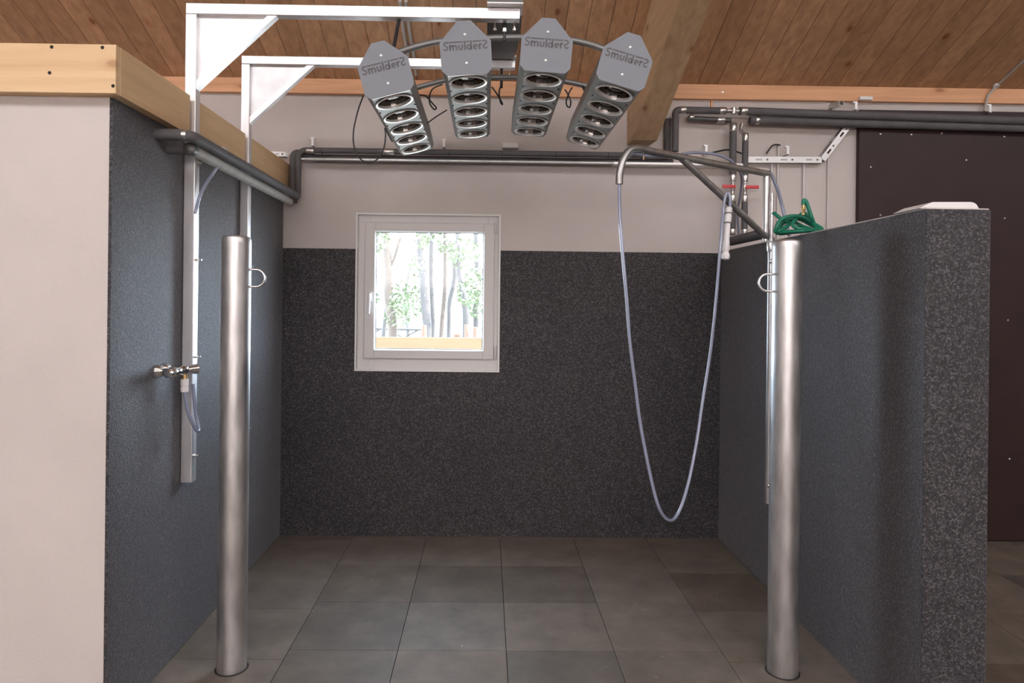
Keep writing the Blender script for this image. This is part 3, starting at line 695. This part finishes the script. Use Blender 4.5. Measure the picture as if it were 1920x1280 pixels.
# two risers with red lever valves
zv1, zv2 = at(1375, 351, Y=Yw).z, at(1397, 352, Y=Yw).z
x1 = jx; x2 = at(1397, 300, Y=Yw).x; zlow = at(1375, 440, Y=Yw).z
zr1 = at(1376, 232, Y=Yw).z
def riser(x, ztop, zv, lab_t, lab_b, lab_v, side, rad, top_fit):
    pipe([(x, Yw, ztop), (x, Yw, zv + 0.05)], rad, 'foam', lab_t, [((x, Yw, zv + 0.062), (0, 0, 1), 0.05, rad + .0005), ((x, Yw, ztop - 0.03), (0, 0, 1), 0.05, rad + .0012)])
    pipe([(x, Yw, zv - 0.055), (x, Yw, zlow)], rad, 'foam', lab_b, [((x, Yw, zv - 0.075), (0, 0, 1), 0.05, rad + .0008), ((x, Yw, zlow + 0.02), (0, 0, 1), 0.04, rad + .0008)])
    t = thing('ball_valve', (x, Yw, zv), lab_v, 'valve', 'red lever valves')
    vb = bmesh.new(); lathe(vb, [(0.013, -0.056), (0.016, -0.05), (0.016, -0.03), (0.013, -0.028), (0.017, -0.012), (0.018, 0), (0.017, 0.012), (0.013, 0.028), (0.016, 0.03), (0.016, 0.045), (0.013, 0.052)], (0, 0, 0), (0, 0, 1), 16)
    obj('body', vb, 'fit', t, smooth=True)
    obj('stem', L([(0.005, 0), (0.005, 0.034)], (0, 0, 0), (0, -1, 0), 10), 'brass', t)
    lb = bmesh.new(); x0_, x1_ = sorted((side * -0.008, side * 0.082)); box(lb, x0_, x1_, -0.038, -0.030, -0.0115, 0.0115, bev=0.003)
    obj('lever', lb, 'red', t, smooth=True)
riser(x1, zr1, zv1, 'dark insulated riser under the tee, above the left red valve', 'dark insulated pipe stub below the left red valve', 'steel valve with a red lever pointing left', -1, 0.0235, 1)
riser(x2, at(1397, 250, Y=Yw).z, zv2, 'dark insulated riser right of the tee, above the right red valve', 'dark insulated pipe stub below the right red valve', 'steel valve with a red lever pointing right', 1, 0.0205, 1)
pj = [at(1391, 232, Y=D - 0.08), at(1389, 246, Y=4.54), at(1396, 252, Y=Yw), (x2, Yw, at(1397, 262, Y=Yw).z)]
tag(obj('pipe_elbow', T(spline(pj, 6), 0.013, 12), 'fit', smooth=True), 'small steel offset elbow feeding the right riser', 'pipe elbow')
# pipe lying over the right wall, from the risers towards the boom
w0 = at(1372, 452, Y=4.42); w1 = at(1436, 437, Y=3.80)
pipe([Vector((w0.x, 4.42, w0.z)), Vector((w1.x, 3.80, w1.z))], 0.030, 'foam', 'dark insulated pipe lying along the right wall top towards the hose boom', [])

# ------------------------------------------------------------------ cable tray, clips, conduits, boxes on the back wall
def tray_run(A, B, h_, label, y0):
    d = (B - A); ln = d.length; ang = math.atan2(d.z, d.x); t = thing('cable_tray', A, label, 'cable tray', 'galvanised cable trays'); t.rotation_euler = (0, -ang, 0)
    bm = bmesh.new(); y0_ = 0; s = 0.13; n = max(1, int(ln / s)); s = ln / n
    box(bm, 0, ln, 0, 0.0015, h_ / 2 - h_ * 0.34, h_ / 2); box(bm, 0, ln, 0, 0.0015, -h_ / 2, -h_ / 2 + h_ * 0.34)
    for i in range(n):
        box(bm, i * s, i * s + s * 0.36, 0, 0.0015, -h_ * 0.17, h_ * 0.17); box(bm, i * s + s * 0.62, i * s + s * 0.78 , 0, 0.0015, -h_ * 0.17, h_ * 0.17)
        box(bm, i * s + s * 0.86, (i + 1) * s, 0, 0.0015, -h_ * 0.17, h_ * 0.17)
    obj('side', bm, 'tray', t)
    b2_ = bmesh.new(); box(b2_, 0, ln, 0.0015, 0.055, -h_ / 2, -h_ / 2 + 0.0015)
    obj('base', b2_, 'galv_dull', t); obj('back', newbox(0, ln, 0.055, 0.0565, -h_ / 2, h_ / 2), 'galv_dull', t)
    for i in range(n): obj('rivet', L([(0.007, 0), (0.007, 0.003)], ((i + 0.82) * s, -0.0005, 0), (0, -1, 0), 8), 'seal', t)
ty = D - 0.06
tray_run(at(1400, 299, Y=ty), at(1541, 299.5, Y=ty), 0.040, 'galvanised perforated cable tray on the white wall right of the red valves', ty)
tray_run(at(1543, 299, Y=ty), at(1591, 236, Y=ty), 0.040, 'slanted galvanised cable tray rising towards the brown door', ty)
tray_run(Vector((at(505, 288, Y=ty).x, ty, at(505, 288, Y=ty).z)), Vector((at(535, 289, Y=ty).x, ty, at(535, 289, Y=ty).z)), 0.03, 'short end of cable tray showing behind the notched timber', ty)
o = obj('cable_tray', newbox(at(565, 297, Y=D - .1).x, at(1150, 300, Y=D - .1).x, D - 0.11, D - 0.02, at(900, 304, Y=D - .1).z, at(900, 301, Y=D - .1).z), 'galv_dull'); tag(o, 'thin dull metal tray directly under the back wall pipes above the window', 'cable tray', 'galvanised cable trays')
o = obj('cable_tray', newbox(at(1150, 297, Y=D - .1).x, at(1395, 300, Y=D - .1).x, D - 0.12, D - 0.02, at(900, 305, Y=D - .1).z, at(900, 301, Y=D - .1).z), 'tray'); tag(o, 'bright flat galvanised tray under the pipes behind the boom tip', 'cable tray', 'galvanised cable trays')
def clip(px, py, Y, lab, sc_=1.0):
    p = at(px, py, Y=Y); bm = bmesh.new()
    box(bm, p.x - 0.008 * sc_, p.x + 0.008 * sc_, Y - 0.03, D, p.z - 0.03, p.z - 0.027)
    box(bm, p.x - 0.008 * sc_, p.x + 0.008 * sc_, Y - 0.03, Y - 0.027, p.z - 0.03, p.z + 0.02)
    box(bm, p.x - 0.016, p.x + 0.012, Y - 0.022, Y - 0.005, p.z + 0.02, p.z + 0.03, M=None)
    tag(obj('pipe_clip', bm, 'tray'), lab, 'clip', 'metal clips above the pipes')
clip(588, 267, D - 0.04, 'small metal clip over the back pipes left of the lamps')
clip(833, 270, D - 0.04, 'small metal clip over the back pipes below the second lamp')
clip(1322, 281, D - 0.04, 'small metal clip left of the risers near the black cable')
clip(1474, 283, D - 0.05, 'small metal clip standing on the cable tray')
clip(1601, 200, D - 0.04, 'small metal clip on the wall above the left edge of the brown door')
clip(1851, 205, D - 0.04, 'small metal clip by the bend of the thin ceiling conduit')
p = at(1557, 200, Y=D); q = at(1578, 193, Y=D - 0.14)
bm = bmesh.new(); box(bm, p.x - 0.02, p.x + 0.02, D - 0.003, D, p.z - 0.02, p.z + 0.03)
d = q - p; u_, v_ = frame_of(d)
for s1, s2, w1_, w2_ in ((0, -1, .017, .0015), (1, 0, .0015, .017), (-1, 0, .0015, .017)):
    c0 = p + u_ * 0.015 * s1 + v_ * 0.015 * s2
    vs8 = [bm.verts.new(c + u_ * a * w1_ + v_ * b_ * w2_) for c in (c0, c0 + d) for b_ in (-1, 1) for a in (-1, 1)]
    for f in ((0, 1, 3, 2), (4, 6, 7, 5), (0, 4, 5, 1), (2, 3, 7, 6), (0, 2, 6, 4), (1, 5, 7, 3)): bm.faces.new([vs8[k_] for k_ in f])
tag(obj('wall_bracket', bm, 'galv'), 'short galvanised channel bracket sticking out above the top pipe', 'bracket')
def rodz(px, y0, y1, r, lab, m='conduit', Y=D - 0.012):
    a, b = at(px, y0, Y=Y), at(px, y1, Y=Y); tag(obj('wall_conduit', T([a, Vector((a.x, Y, b.z))], r, 10), m, smooth=True), lab, 'conduit', 'white conduits down the wall')
rodz(1447, 306, 470, 0.0075, 'leftmost white conduit under the cable tray, close to the boom upright')
rodz(1459.5, 272, 470, 0.008, 'second white conduit, the one rising above the cable tray to the black wire')
rodz(1507.5, 306, 470, 0.0095, 'thicker white conduit running down behind the brass hose fitting')
rodz(1553, 296, 470, 0.0065, 'thin white conduit nearest the brown door')
cable([(1437, 288), (1447, 274), (1455, 271), (1463, 272)], D - 0.03, 0.005, 'short black wire arching from the cable tray into a conduit')
cable([(1326, 289), (1345, 284), (1368, 281), (1400, 291)], D - 0.10, 0.006, 'black wire lying on the tray behind the risers')
def wbox(px0, py0, px1, py1, Y, lab):
    a, b = at(px0, py0, Y=Y), at(px1, py1, Y=Y); tag(obj('junction_box', newbox(a.x, b.x, Y, D - 0.002 if Y > D - 0.1 else Y + .05, b.z, a.z, bev=0.003), 'white'), lab, 'box', 'small white boxes')
wbox(942, 267, 972, 277, D - 0.05, 'small white junction box above the back pipes between lamps')
wbox(1613, 180, 1637, 187, D - 0.06, 'small flat white sensor box on the purlin above the brown door')
p = at(1355, 173, Y=D - 0.036); tag(obj('screw_head', L([(0.006, 0), (0.005, 0.003)], p, (0, -1, 0), 10), 'boltw'), 'bright white screw head in the purlin near the roof beam', 'screw')

# ------------------------------------------------------------------ hose boom on the right wall
YP = 3.70; xp = at(1444, 600, Y=YP).x
t = thing('hose_boom', (xp, YP, 0.0), 'galvanised triangular swinging hose boom mounted on the right wall', 'boom')
def rel(v): return Vector(v) - Vector((xp, YP, 0))
zt = at(1438, 322, Y=YP).z; zq = at(1440, 445, Y=YP).z; zbm = at(1437, 943, Y=YP).z; zcol = at(1441, 452, Y=YP).z
obj('pole', T([(0, 0, zbm), (0, 0, zq)], 0.0185, 18), 'galv', t, smooth=True)
obj('collar', L([(0.022, 0), (0.024, 0.004), (0.024, 0.05), (0.022, 0.054)], (0, 0, at(1441, 472, Y=YP).z), (0, 0, 1), 18), 'galv_bright', t, smooth=True)
xs2 = at(1436, 400, Y=YP).x - xp
obj('upright', T([(xs2, 0, zq - 0.02), (xs2, 0, zt)], 0.0175, 18), 'galv_bright', t, smooth=True)
slim = at(1447, 400, Y=YP - 0.03); obj('pivot_tube', T([(slim.x - xp, -0.03, at(1447, 452, Y=YP - .03).z), (slim.x - xp, -0.03, at(1447, 362, Y=YP - .03).z)], 0.010, 14), 'galv_bright', t, smooth=True)
YE = 3.17; pe = [at(1441, 326, Y=YP), at(1290, 297, Y=3.42), at(1225, 284, Y=3.27), at(1196, 278, Y=3.20), at(1180, 282, Y=YE), at(1168, 300, Y=YE - .02), at(1162, 325, Y=YE - .03), at(1161, 345, Y=YE - .03)]
zrail = pe[0].z
boomP = [rel(pe[0]), rel(pe[1])] + [rel(p_) for p_ in spline(pe[2:], 6)]
obj('boom_tube', T(boomP, 0.0175, 18), 'galv_dull', t, smooth=True)
da, db = at(1278, 297, Y=3.40), at(1440, 447, Y=YP)
obj('diagonal_brace', T([rel(da), rel(db)], 0.0175, 18), 'galv_dull', t, smooth=True)
for px, py, lab in ((1449, 490, 0), (1445, 910, 0)):
    p = rel(at(px, py, Y=YP - 0.01)); bb = bmesh.new()
    lathe(bb, [(0.012, -0.02), (0.02, 0), (0.012, 0.006), (0.012, XR - xp - p.x - 0.006), (0.024, XR - xp - p.x - 0.004), (0.024, XR - xp - p.x)], p, (1, 0, 0), 16)
    bmesh.ops.create_uvsphere(bb, u_segments=16, v_segments=10, radius=0.0155, matrix=Matrix.Translation(p + Vector((0.004, -0.012, 0))))
    obj('wall_mount', bb, 'chrome', t, smooth=True)
p = at(1206, 290, Y=3.22); hb = bmesh.new()
R_ = [Vector((0.021 * math.cos(a) * .3, 0.021 * math.cos(a), 0.024 * math.sin(a))) for a in [2 * PI * k / 16 for k in range(16)]]
tube(hb, [rel(at(1206, 283, Y=3.23)) + v for v in R_], 0.0025, 6, closed=True); box(hb, *(lambda c: (c.x - .004, c.x + .004, c.y - .012, c.y + .004, c.z - .038, c.z - .02))(rel(at(1206, 285, Y=3.23))))
obj('hose_clamp', hb, 'chrome', t)

# clear hose: from boom end down in a long loop up to the spray gun
YH = 3.14
loop = [(1161, 335), (1162, 400), (1167, 470), (1175, 560), (1181, 640), (1191, 720), (1200, 790), (1213, 860), (1225, 915), (1235, 950), (1246, 969), (1257, 975), (1267, 969), (1279, 945), (1292, 900), (1306, 830), (1318, 750), (1332, 660), (1342, 570), (1349, 480), (1353, 430), (1356, 395), (1360, 368), (1366, 362), (1369, 375), (1368, 395)]
n_ = len(loop); P = [at(px, py, Y=YH + 0.38 * min(1, max(0, (i - 9) / 12.0))) for i, (px, py) in enumerate(loop)]
o = obj('clear_hose', T(spline(P, 8), 0.0078, 12), 'hose', smooth=True); tag(o, 'clear bluish hose hanging in a long loop from the boom end', 'hose', 'clear bluish hoses')
P = [at(x, y, Y=Y) for x, y, Y in ((1175, 296, 3.19), (1188, 287, 3.21), (1215, 292, 3.26), (1262, 292, 3.42), (1300, 286, 3.5), (1345, 290, 3.6), (1375, 305, 3.7), (1390, 330, 3.85), (1389, 360, 4.0), (1383, 400, 4.2), (1386, 440, 4.3), (1390, 452, 4.32))]
o = obj('clear_hose', T(spline(P, 8), 0.0078, 12), 'hose', smooth=True); tag(o, 'clear bluish hose over the boom tube, dropping beside the red valves', 'hose', 'clear bluish hoses')
P = [at(x, y, Y=Y) for x, y, Y in ((1442, 322, 3.74), (1449, 333, 3.76), (1459, 358, 3.78), (1466, 384, 3.8), (1471, 405, 3.8), (1477, 432, 3.82), (1480, 441, 3.84))]
o = obj('clear_hose', T(spline(P, 8), 0.0095, 12), 'hose', smooth=True); tag(o, 'clear bluish hose curving from the boom corner down into the green coil', 'hose', 'clear bluish hoses')
# white spray gun
g0, g1 = at(1367, 388, Y=3.52), at(1360, 482, Y=3.50); ax = (g1 - g0); gl = ax.length
t = thing('spray_gun', g0, 'white plastic spray gun hanging at the end of the looped hose', 'spray gun')
obj('grip', L([(0.008, 0), (0.017, 0.004), (0.017, gl * 0.13), (0.015, gl * 0.14), (0.017, gl * 0.17), (0.017, gl * 0.3), (0.014, gl * 0.33), (0.014, gl * 0.64), (0.017, gl * 0.72), (0.018, gl * 0.86), (0.012, gl * 0.9)], (0, 0, 0), ax, 20), 'white', t, smooth=True)
obj('nozzle', L([(0.012, gl * 0.88), (0.02, gl * 0.93), (0.023, gl * 0.98), (0.019, gl * 1.04), (0.004, gl * 1.06)], (0, 0, 0), ax, 20), 'white', t, smooth=True)
for s in (0.125, 0.315):
    obj('band', L([(0.0185, -0.003), (0.0185, 0.003)], ax.normalized() * gl * s, ax, 20), 'seal', t)

# green hose coil on top of the right wall
t = thing('green_hose_coil', (at(1490, 440, Z=ZR).x, 3.4, ZR), 'green garden hose coiled on top of the right wall', 'hose')
def gh(pts, n=8): return spline([rel_g(p) for p in pts], n)
cG = Vector(t.location)
GP = [(1456, 446, 3.44), (1455, 428, 3.42), (1464, 412, 3.42), (1484, 405, 3.42), (1506, 407, 3.42), (1524, 418, 3.38), (1541, 430, 3.33), (1520, 438, 3.36), (1492, 443, 3.40), (1464, 446, 3.46),
      (1459, 436, 3.5), (1462, 421, 3.5), (1478, 411, 3.5), (1500, 411, 3.48), (1518, 420, 3.42), (1537, 431, 3.36), (1512, 433, 3.4), (1484, 438, 3.46), (1462, 441, 3.52),
      (1462, 430, 3.56), (1470, 417, 3.56), (1488, 416, 3.5), (1504, 424, 3.44), (1520, 430, 3.4), (1500, 429, 3.4), (1486, 421, 3.42), (1496, 407, 3.44), (1508, 400, 3.44), (1518, 408, 3.42), (1526, 422, 3.38), (1534, 433, 3.34)]
pts = [at(px, py, Y=yy) - cG for px, py, yy in GP]
for p_ in pts: p_.z = max(p_.z, 0.014)
endp = [at(1530, 430, Y=3.4) - cG, at(1522, 408, Y=3.36) - cG, at(1516, 390, Y=3.36) - cG, at(1511, 377, Y=3.36) - cG, at(1507, 376, Y=3.36) - cG, at(1506, 384, Y=3.36) - cG]
obj('hose', T(spline([at(1450, 399, Y=3.5) - cG, at(1462, 408, Y=3.46) - cG, at(1480, 420, Y=3.46) - cG] + pts + endp, 7), 0.0095, 10), 'green', t, smooth=True)
q = [at(1543, 431, Y=3.3) - cG, at(1520, 436, Y=3.35) - cG, at(1490, 440, Y=3.42) - cG, at(1455, 445, Y=3.5) - cG]
for p_ in q: p_.z = max(p_.z, 0.014)
obj('hose', T(spline(q, 8), 0.0095, 10), 'green', t, smooth=True)
p = at(1506.5, 384, Y=3.36) - cG; obj('brass_fitting', L([(0.007, 0), (0.007, 0.012), (0.010, 0.014), (0.010, 0.026), (0.007, 0.03), (0.007, 0.05)], p, (0, 0, -1), 12), 'brass', t, smooth=True)

# white plastic tray on the end of the wall
a, b = at(1742, 391, Y=YG + 0.01), at(1841, 391, Y=YG + 0.01)
bm = bmesh.new(); Yc = YG + 0.02; prof = [(-0.03, 0.0), (0.02, 0.024), (b.x - a.x - 0.028, 0.026), (b.x - a.x - 0.012, 0.02), (b.x - a.x, 0.0)]
prism(bm, prof, lambda x, z: Vector((a.x + x, Yc, ZR + 0.004 + z)), Vector((0, 0.17, 0))); bmesh.ops.bevel(bm, geom=bm.edges[:], offset=0.003, segments=2, affect='EDGES')
tag(obj('plastic_tray', bm, 'white', smooth=True), 'white plastic tray turned over on the near end of the right wall', 'tray')
p = at(1729, 392, Y=YG + 0.05); bm = bmesh.new(); bmesh.ops.create_uvsphere(bm, u_segments=14, v_segments=8, radius=0.012, matrix=Matrix.Translation((XR + 0.02, YG + 0.08, ZR + 0.008)) @ Matrix.Diagonal((1.3, 1.3, 0.7, 1)))
tag(obj('plaster_lump', bm, 'white', smooth=True), 'tiny white lump of plaster beside the white plastic tray', 'lump')

# ------------------------------------------------------------------ mixer tap on the left wall with its hose
zt_ = at(345, 693, X=XL + 0.075).z; yt0 = at(318, 694, X=XL + 0.07).y; yt1 = at(352, 692, X=XL + 0.09).y
yt = (yt0 + yt1) / 2; t = thing('mixer_tap', (XL + 0.075, yt, zt_), 'chrome bar mixer tap on the dark left wall beside the near bracket', 'tap')
h2 = (yt1 - yt0) / 2
obj('body', L([(0.016, -h2), (0.021, -h2 + 0.006), (0.021, -h2 * 0.5), (0.017, -h2 * 0.4), (0.017, h2 * 0.4), (0.022, h2 * 0.5), (0.022, h2 - 0.004), (0.018, h2)], (0, 0, 0), (0, 1, 0), 20), 'chrome', t, smooth=True)
obj('handle', L([(0.012, 0), (0.014, 0.02), (0.022, 0.05), (0.024, 0.058), (0.018, 0.062)], (0.0, h2 - 0.004, 0.0), (0.62, 0.8, 0), 20), 'chrome', t, smooth=True)
obj('handle', L([(0.012, 0), (0.019, 0.012), (0.019, 0.03), (0.013, 0.036)], (0, -h2 + 0.004, 0), (0, -1, 0), 20), 'chrome', t, smooth=True)
for s in (-0.5, 0.5):
    obj('wall_union', L([(0.012, 0), (0.012, 0.05), (0.02, 0.05), (0.026, 0.062), (0.028, 0.0745)], (0, s * h2, 0.004), (-1, 0, 0.0), 18), 'chrome', t, smooth=True)
yc_ = at(346, 725, X=XL + 0.075).y - yt
obj('hose_connector', L([(0.012, 0), (0.013, 0.03)], (0, yc_, -0.014), (0, 0, -1), 14), 'brass', t)
cw = bmesh.new(); lathe(cw, [(0.013, 0), (0.0165, 0.002), (0.0165, 0.03), (0.0145, 0.031), (0.0145, 0.036), (0.0165, 0.037), (0.0165, 0.056), (0.012, 0.058)], (0, yc_, -0.04), (0, 0, -1), 18)
obj('hose_coupling', cw, 'white', t, smooth=True)
ztc = zt_ - 0.1
P = [Vector((XL + 0.075, yt + yc_, zt_ - 0.095)), at(352, 770, X=XL + 0.085), at(362, 795, X=XL + 0.095), at(370, 808, X=XL + 0.10), at(372, 800, X=XL + 0.095), at(367, 775, X=XL + 0.08), at(364, 745, X=XL + 0.075), at(363, 700, X=XL + 0.062), at(363, 560, X=XL + 0.07), at(366, 440, X=XL + 0.072), at(372, 380, X=XL + 0.08), at(385, 345, X=XL + 0.09), at(403, 318, X=XL + 0.10), at(411, 305, X=XL + 0.115)]
P = P[:7] + [at(362, 720, X=XL + 0.066)]
o = obj('clear_hose', T(spline(P, 8), 0.0078, 12), 'hose', smooth=True); tag(o, 'clear bluish hose making a small loop below the chrome tap', 'hose', 'clear bluish hoses')
P = [at(366, 400, X=XL + 0.058), at(369, 388, X=XL + 0.062), at(374, 370, X=XL + 0.07), at(384, 348, X=XL + 0.08), at(399, 325, X=XL + 0.095), at(412, 305, X=XL + 0.12)]
o = obj('clear_hose', T(spline(P, 8), 0.0078, 12), 'hose', smooth=True); tag(o, 'clear bluish hose coming down from the lower pipe beside the near bracket', 'hose', 'clear bluish hoses')

# ------------------------------------------------------------------ outside the window
struct('ground', newbox(-30, 30, D + 0.4, 60, -0.4, -0.25), 'sand')
def trunk(pts, Y, r0, r1, m, lab, branches=(), crown=()):
    P = spline([at(px, py, Y=Y) for px, py in pts], 8); z = P[0].z
    base = Vector((P[0].x, Y, -0.25))
    t = thing('tree', base, lab, 'tree', 'trees outside the window')
    full = [base] + P if P[0].z > 0.0 else P
    top = full[-1] + (full[-1] - full[-5]) * 1.5
    full = [p - base for p in full] + [top - base]; r0 *= 1.2; r1 *= 1.2
    n = len(full); obj('trunk', T(full, [r0 + (r1 - r0) * i / (n - 1) for i in range(n)], 10), m, t, smooth=True)
    for br, ra in branches:
        Q = [p - base for p in spline([at(px, py, Y=Y) for px, py in br], 6)]; obj('branch', T(Q, ra, 8), m, t, smooth=True)
    if crown:
        bm = bmesh.new(); rnd = random.Random(sum(map(ord, lab)))
        for (px, py, rp, cnt) in crown:
            for k in range(cnt):
                a = rnd.uniform(0, 2 * PI); q = rp * math.sqrt(rnd.random()); p_ = at(px + q * math.cos(a), py + q * math.sin(a) * 1.1, Y=Y + rnd.uniform(-0.7, 0.9)) - base
                s = rnd.uniform(0.02, 0.05); ra = Vector([rnd.uniform(-1, 1) for _ in range(3)]).normalized(); rb_ = ra.cross(Vector([rnd.uniform(-1, 1) for _ in range(3)])).normalized()
                vv = [bm.verts.new(p_ + ra * s), bm.verts.new(p_ + rb_ * s * .5), bm.verts.new(p_ - ra * s), bm.verts.new(p_ - rb_ * s * .5)]; bm.faces.new(vv)
        obj('foliage', bm, 'leaf', t)
trunk([(736, 630), (735, 600), (729, 560), (727, 520), (726, 470), (722, 425)], 9.5, 0.055, 0.05, 'bark_warm', 'thick forked tree trunk behind the glass, nearest the window handle', [([(728, 505), (737, 490), (745, 465), (751, 445)], 0.02)], [(710, 450, 22, 240), (765, 560, 34, 420), (700, 560, 10, 80), (745, 590, 24, 200)])
trunk([(718, 632), (722, 600), (727, 560)], 10.5, 0.03, 0.025, 'bark', 'thin slanting trunk at the foot of the forked tree')
trunk([(801, 610), (796, 560), (793, 510), (788, 470), (786, 430)], 9.0, 0.05, 0.04, 'bark', 'straight grey trunk standing left of the window centre', [], [(790, 450, 14, 160), (780, 500, 18, 110)])
trunk([(812, 605), (810, 560), (808, 500), (810, 430)], 10.0, 0.028, 0.03, 'bark', 'slender dark trunk right beside the straight grey trunk', [], [(815, 440, 12, 90)])
trunk([(827, 632), (830, 590), (834, 540), (835, 480), (834, 425)], 9.5, 0.028, 0.024, 'bark_warm', 'slender reddish trunk at the window centre', [], [(834, 460, 14, 160)])
trunk([(842, 595), (843, 565), (850, 535), (853, 510), (850, 480)], 10.5, 0.03, 0.035, 'bark', 'grey trunk with an S bend right of the window centre', [], [(853, 480, 20, 230)])
trunk([(874, 610), (873, 580), (867, 545), (863, 515), (861, 480), (858, 430)], 9.0, 0.042, 0.03, 'bark', 'dark trunk leaning left in the right half of the window', [], [(872, 475, 26, 300), (880, 545, 26, 380)])
trunk([(893, 615), (893, 560), (895, 500), (893, 430)], 10.0, 0.04, 0.04, 'bark', 'dark trunk close to the right edge of the glass', [], [(895, 530, 26, 360), (893, 580, 14, 120)])
trunk([(765, 620), (760, 560), (765, 520)], 16.0, 0.04, 0.03, 'bark', 'faint distant tree left of the straight grey trunk', [], [(765, 540, 45, 520), (830, 580, 40, 260), (720, 500, 30, 200)])
# plank edging, fence rails, peeled posts
a, b = at(640, 631, Y=7.2), at(1000, 635, Y=7.2); lo_ = at(800, 655, Y=7.2).z
t = thing('plank_fence', (a.x, 7.2, -0.25), 'pale orange plank board crossing the bottom of the window view', 'fence')
obj('board', newbox(0, b.x - a.x, 0, 0.05, lo_ + 0.25, a.z + 0.25), 'plank', t)
for k in range(3):
    xk = 0.03 + k * (b.x - a.x - 0.16) / 2; obj('post', newbox(xk, xk + 0.1, 0.05, 0.15, 0, lo_ + 0.27), 'stump', t)
for x0, x1, y0, y1, Y, lab in ((790, 800, 609, 634, 8.0, 'short orange post at the foot of the straight grey trunk'), (871, 878, 608, 634, 8.0, 'short orange post at the foot of the leaning trunk'), (887, 896, 613, 636, 8.0, 'short orange post nearest the right edge of the glass'), (850, 866, 625, 633, 8.2, 'low orange block between two short posts')):
    a, b = at(x0, y0, Y=Y), at(x1, y1, Y=Y); r_ = (b.x - a.x) / 2
    bz = -0.25 if 'block' not in lab else -0.25
    tag(obj('fence_post', L([(r_, bz), (r_, a.z - 0.01), (r_ * 0.8, a.z)], ((a.x + b.x) / 2, Y, 0), (0, 0, 1), 14), 'stump', smooth=True), lab, 'post', 'orange posts outside')
t = thing('rail_fence', Vector((at(730, 640, Y=11).x, 11, -0.25)), 'thin grey rail fence with crossed braces far outside', 'fence'); o_ = Vector(t.location)
for A_, B_ in (((640, 615), (790, 618)), ):
    obj('rail', T([at(*A_, Y=11) - o_, at(*B_, Y=11) - o_], 0.018, 8), 'rail_old', t)
for px in (700, 765):
    q_ = at(px, 617, Y=11) - o_; obj('post', T([q_, Vector((q_.x, 0, 0))], 0.014, 8), 'rail_old', t)
for A_, B_ in ( ((745, 640), (785, 618)), ((735, 620), (765, 640)), ((712, 617), (690, 632))):
    obj('brace', T([at(*A_, Y=11) - o_, at(*B_, Y=11) - o_], 0.013, 8), 'rail_old', t)
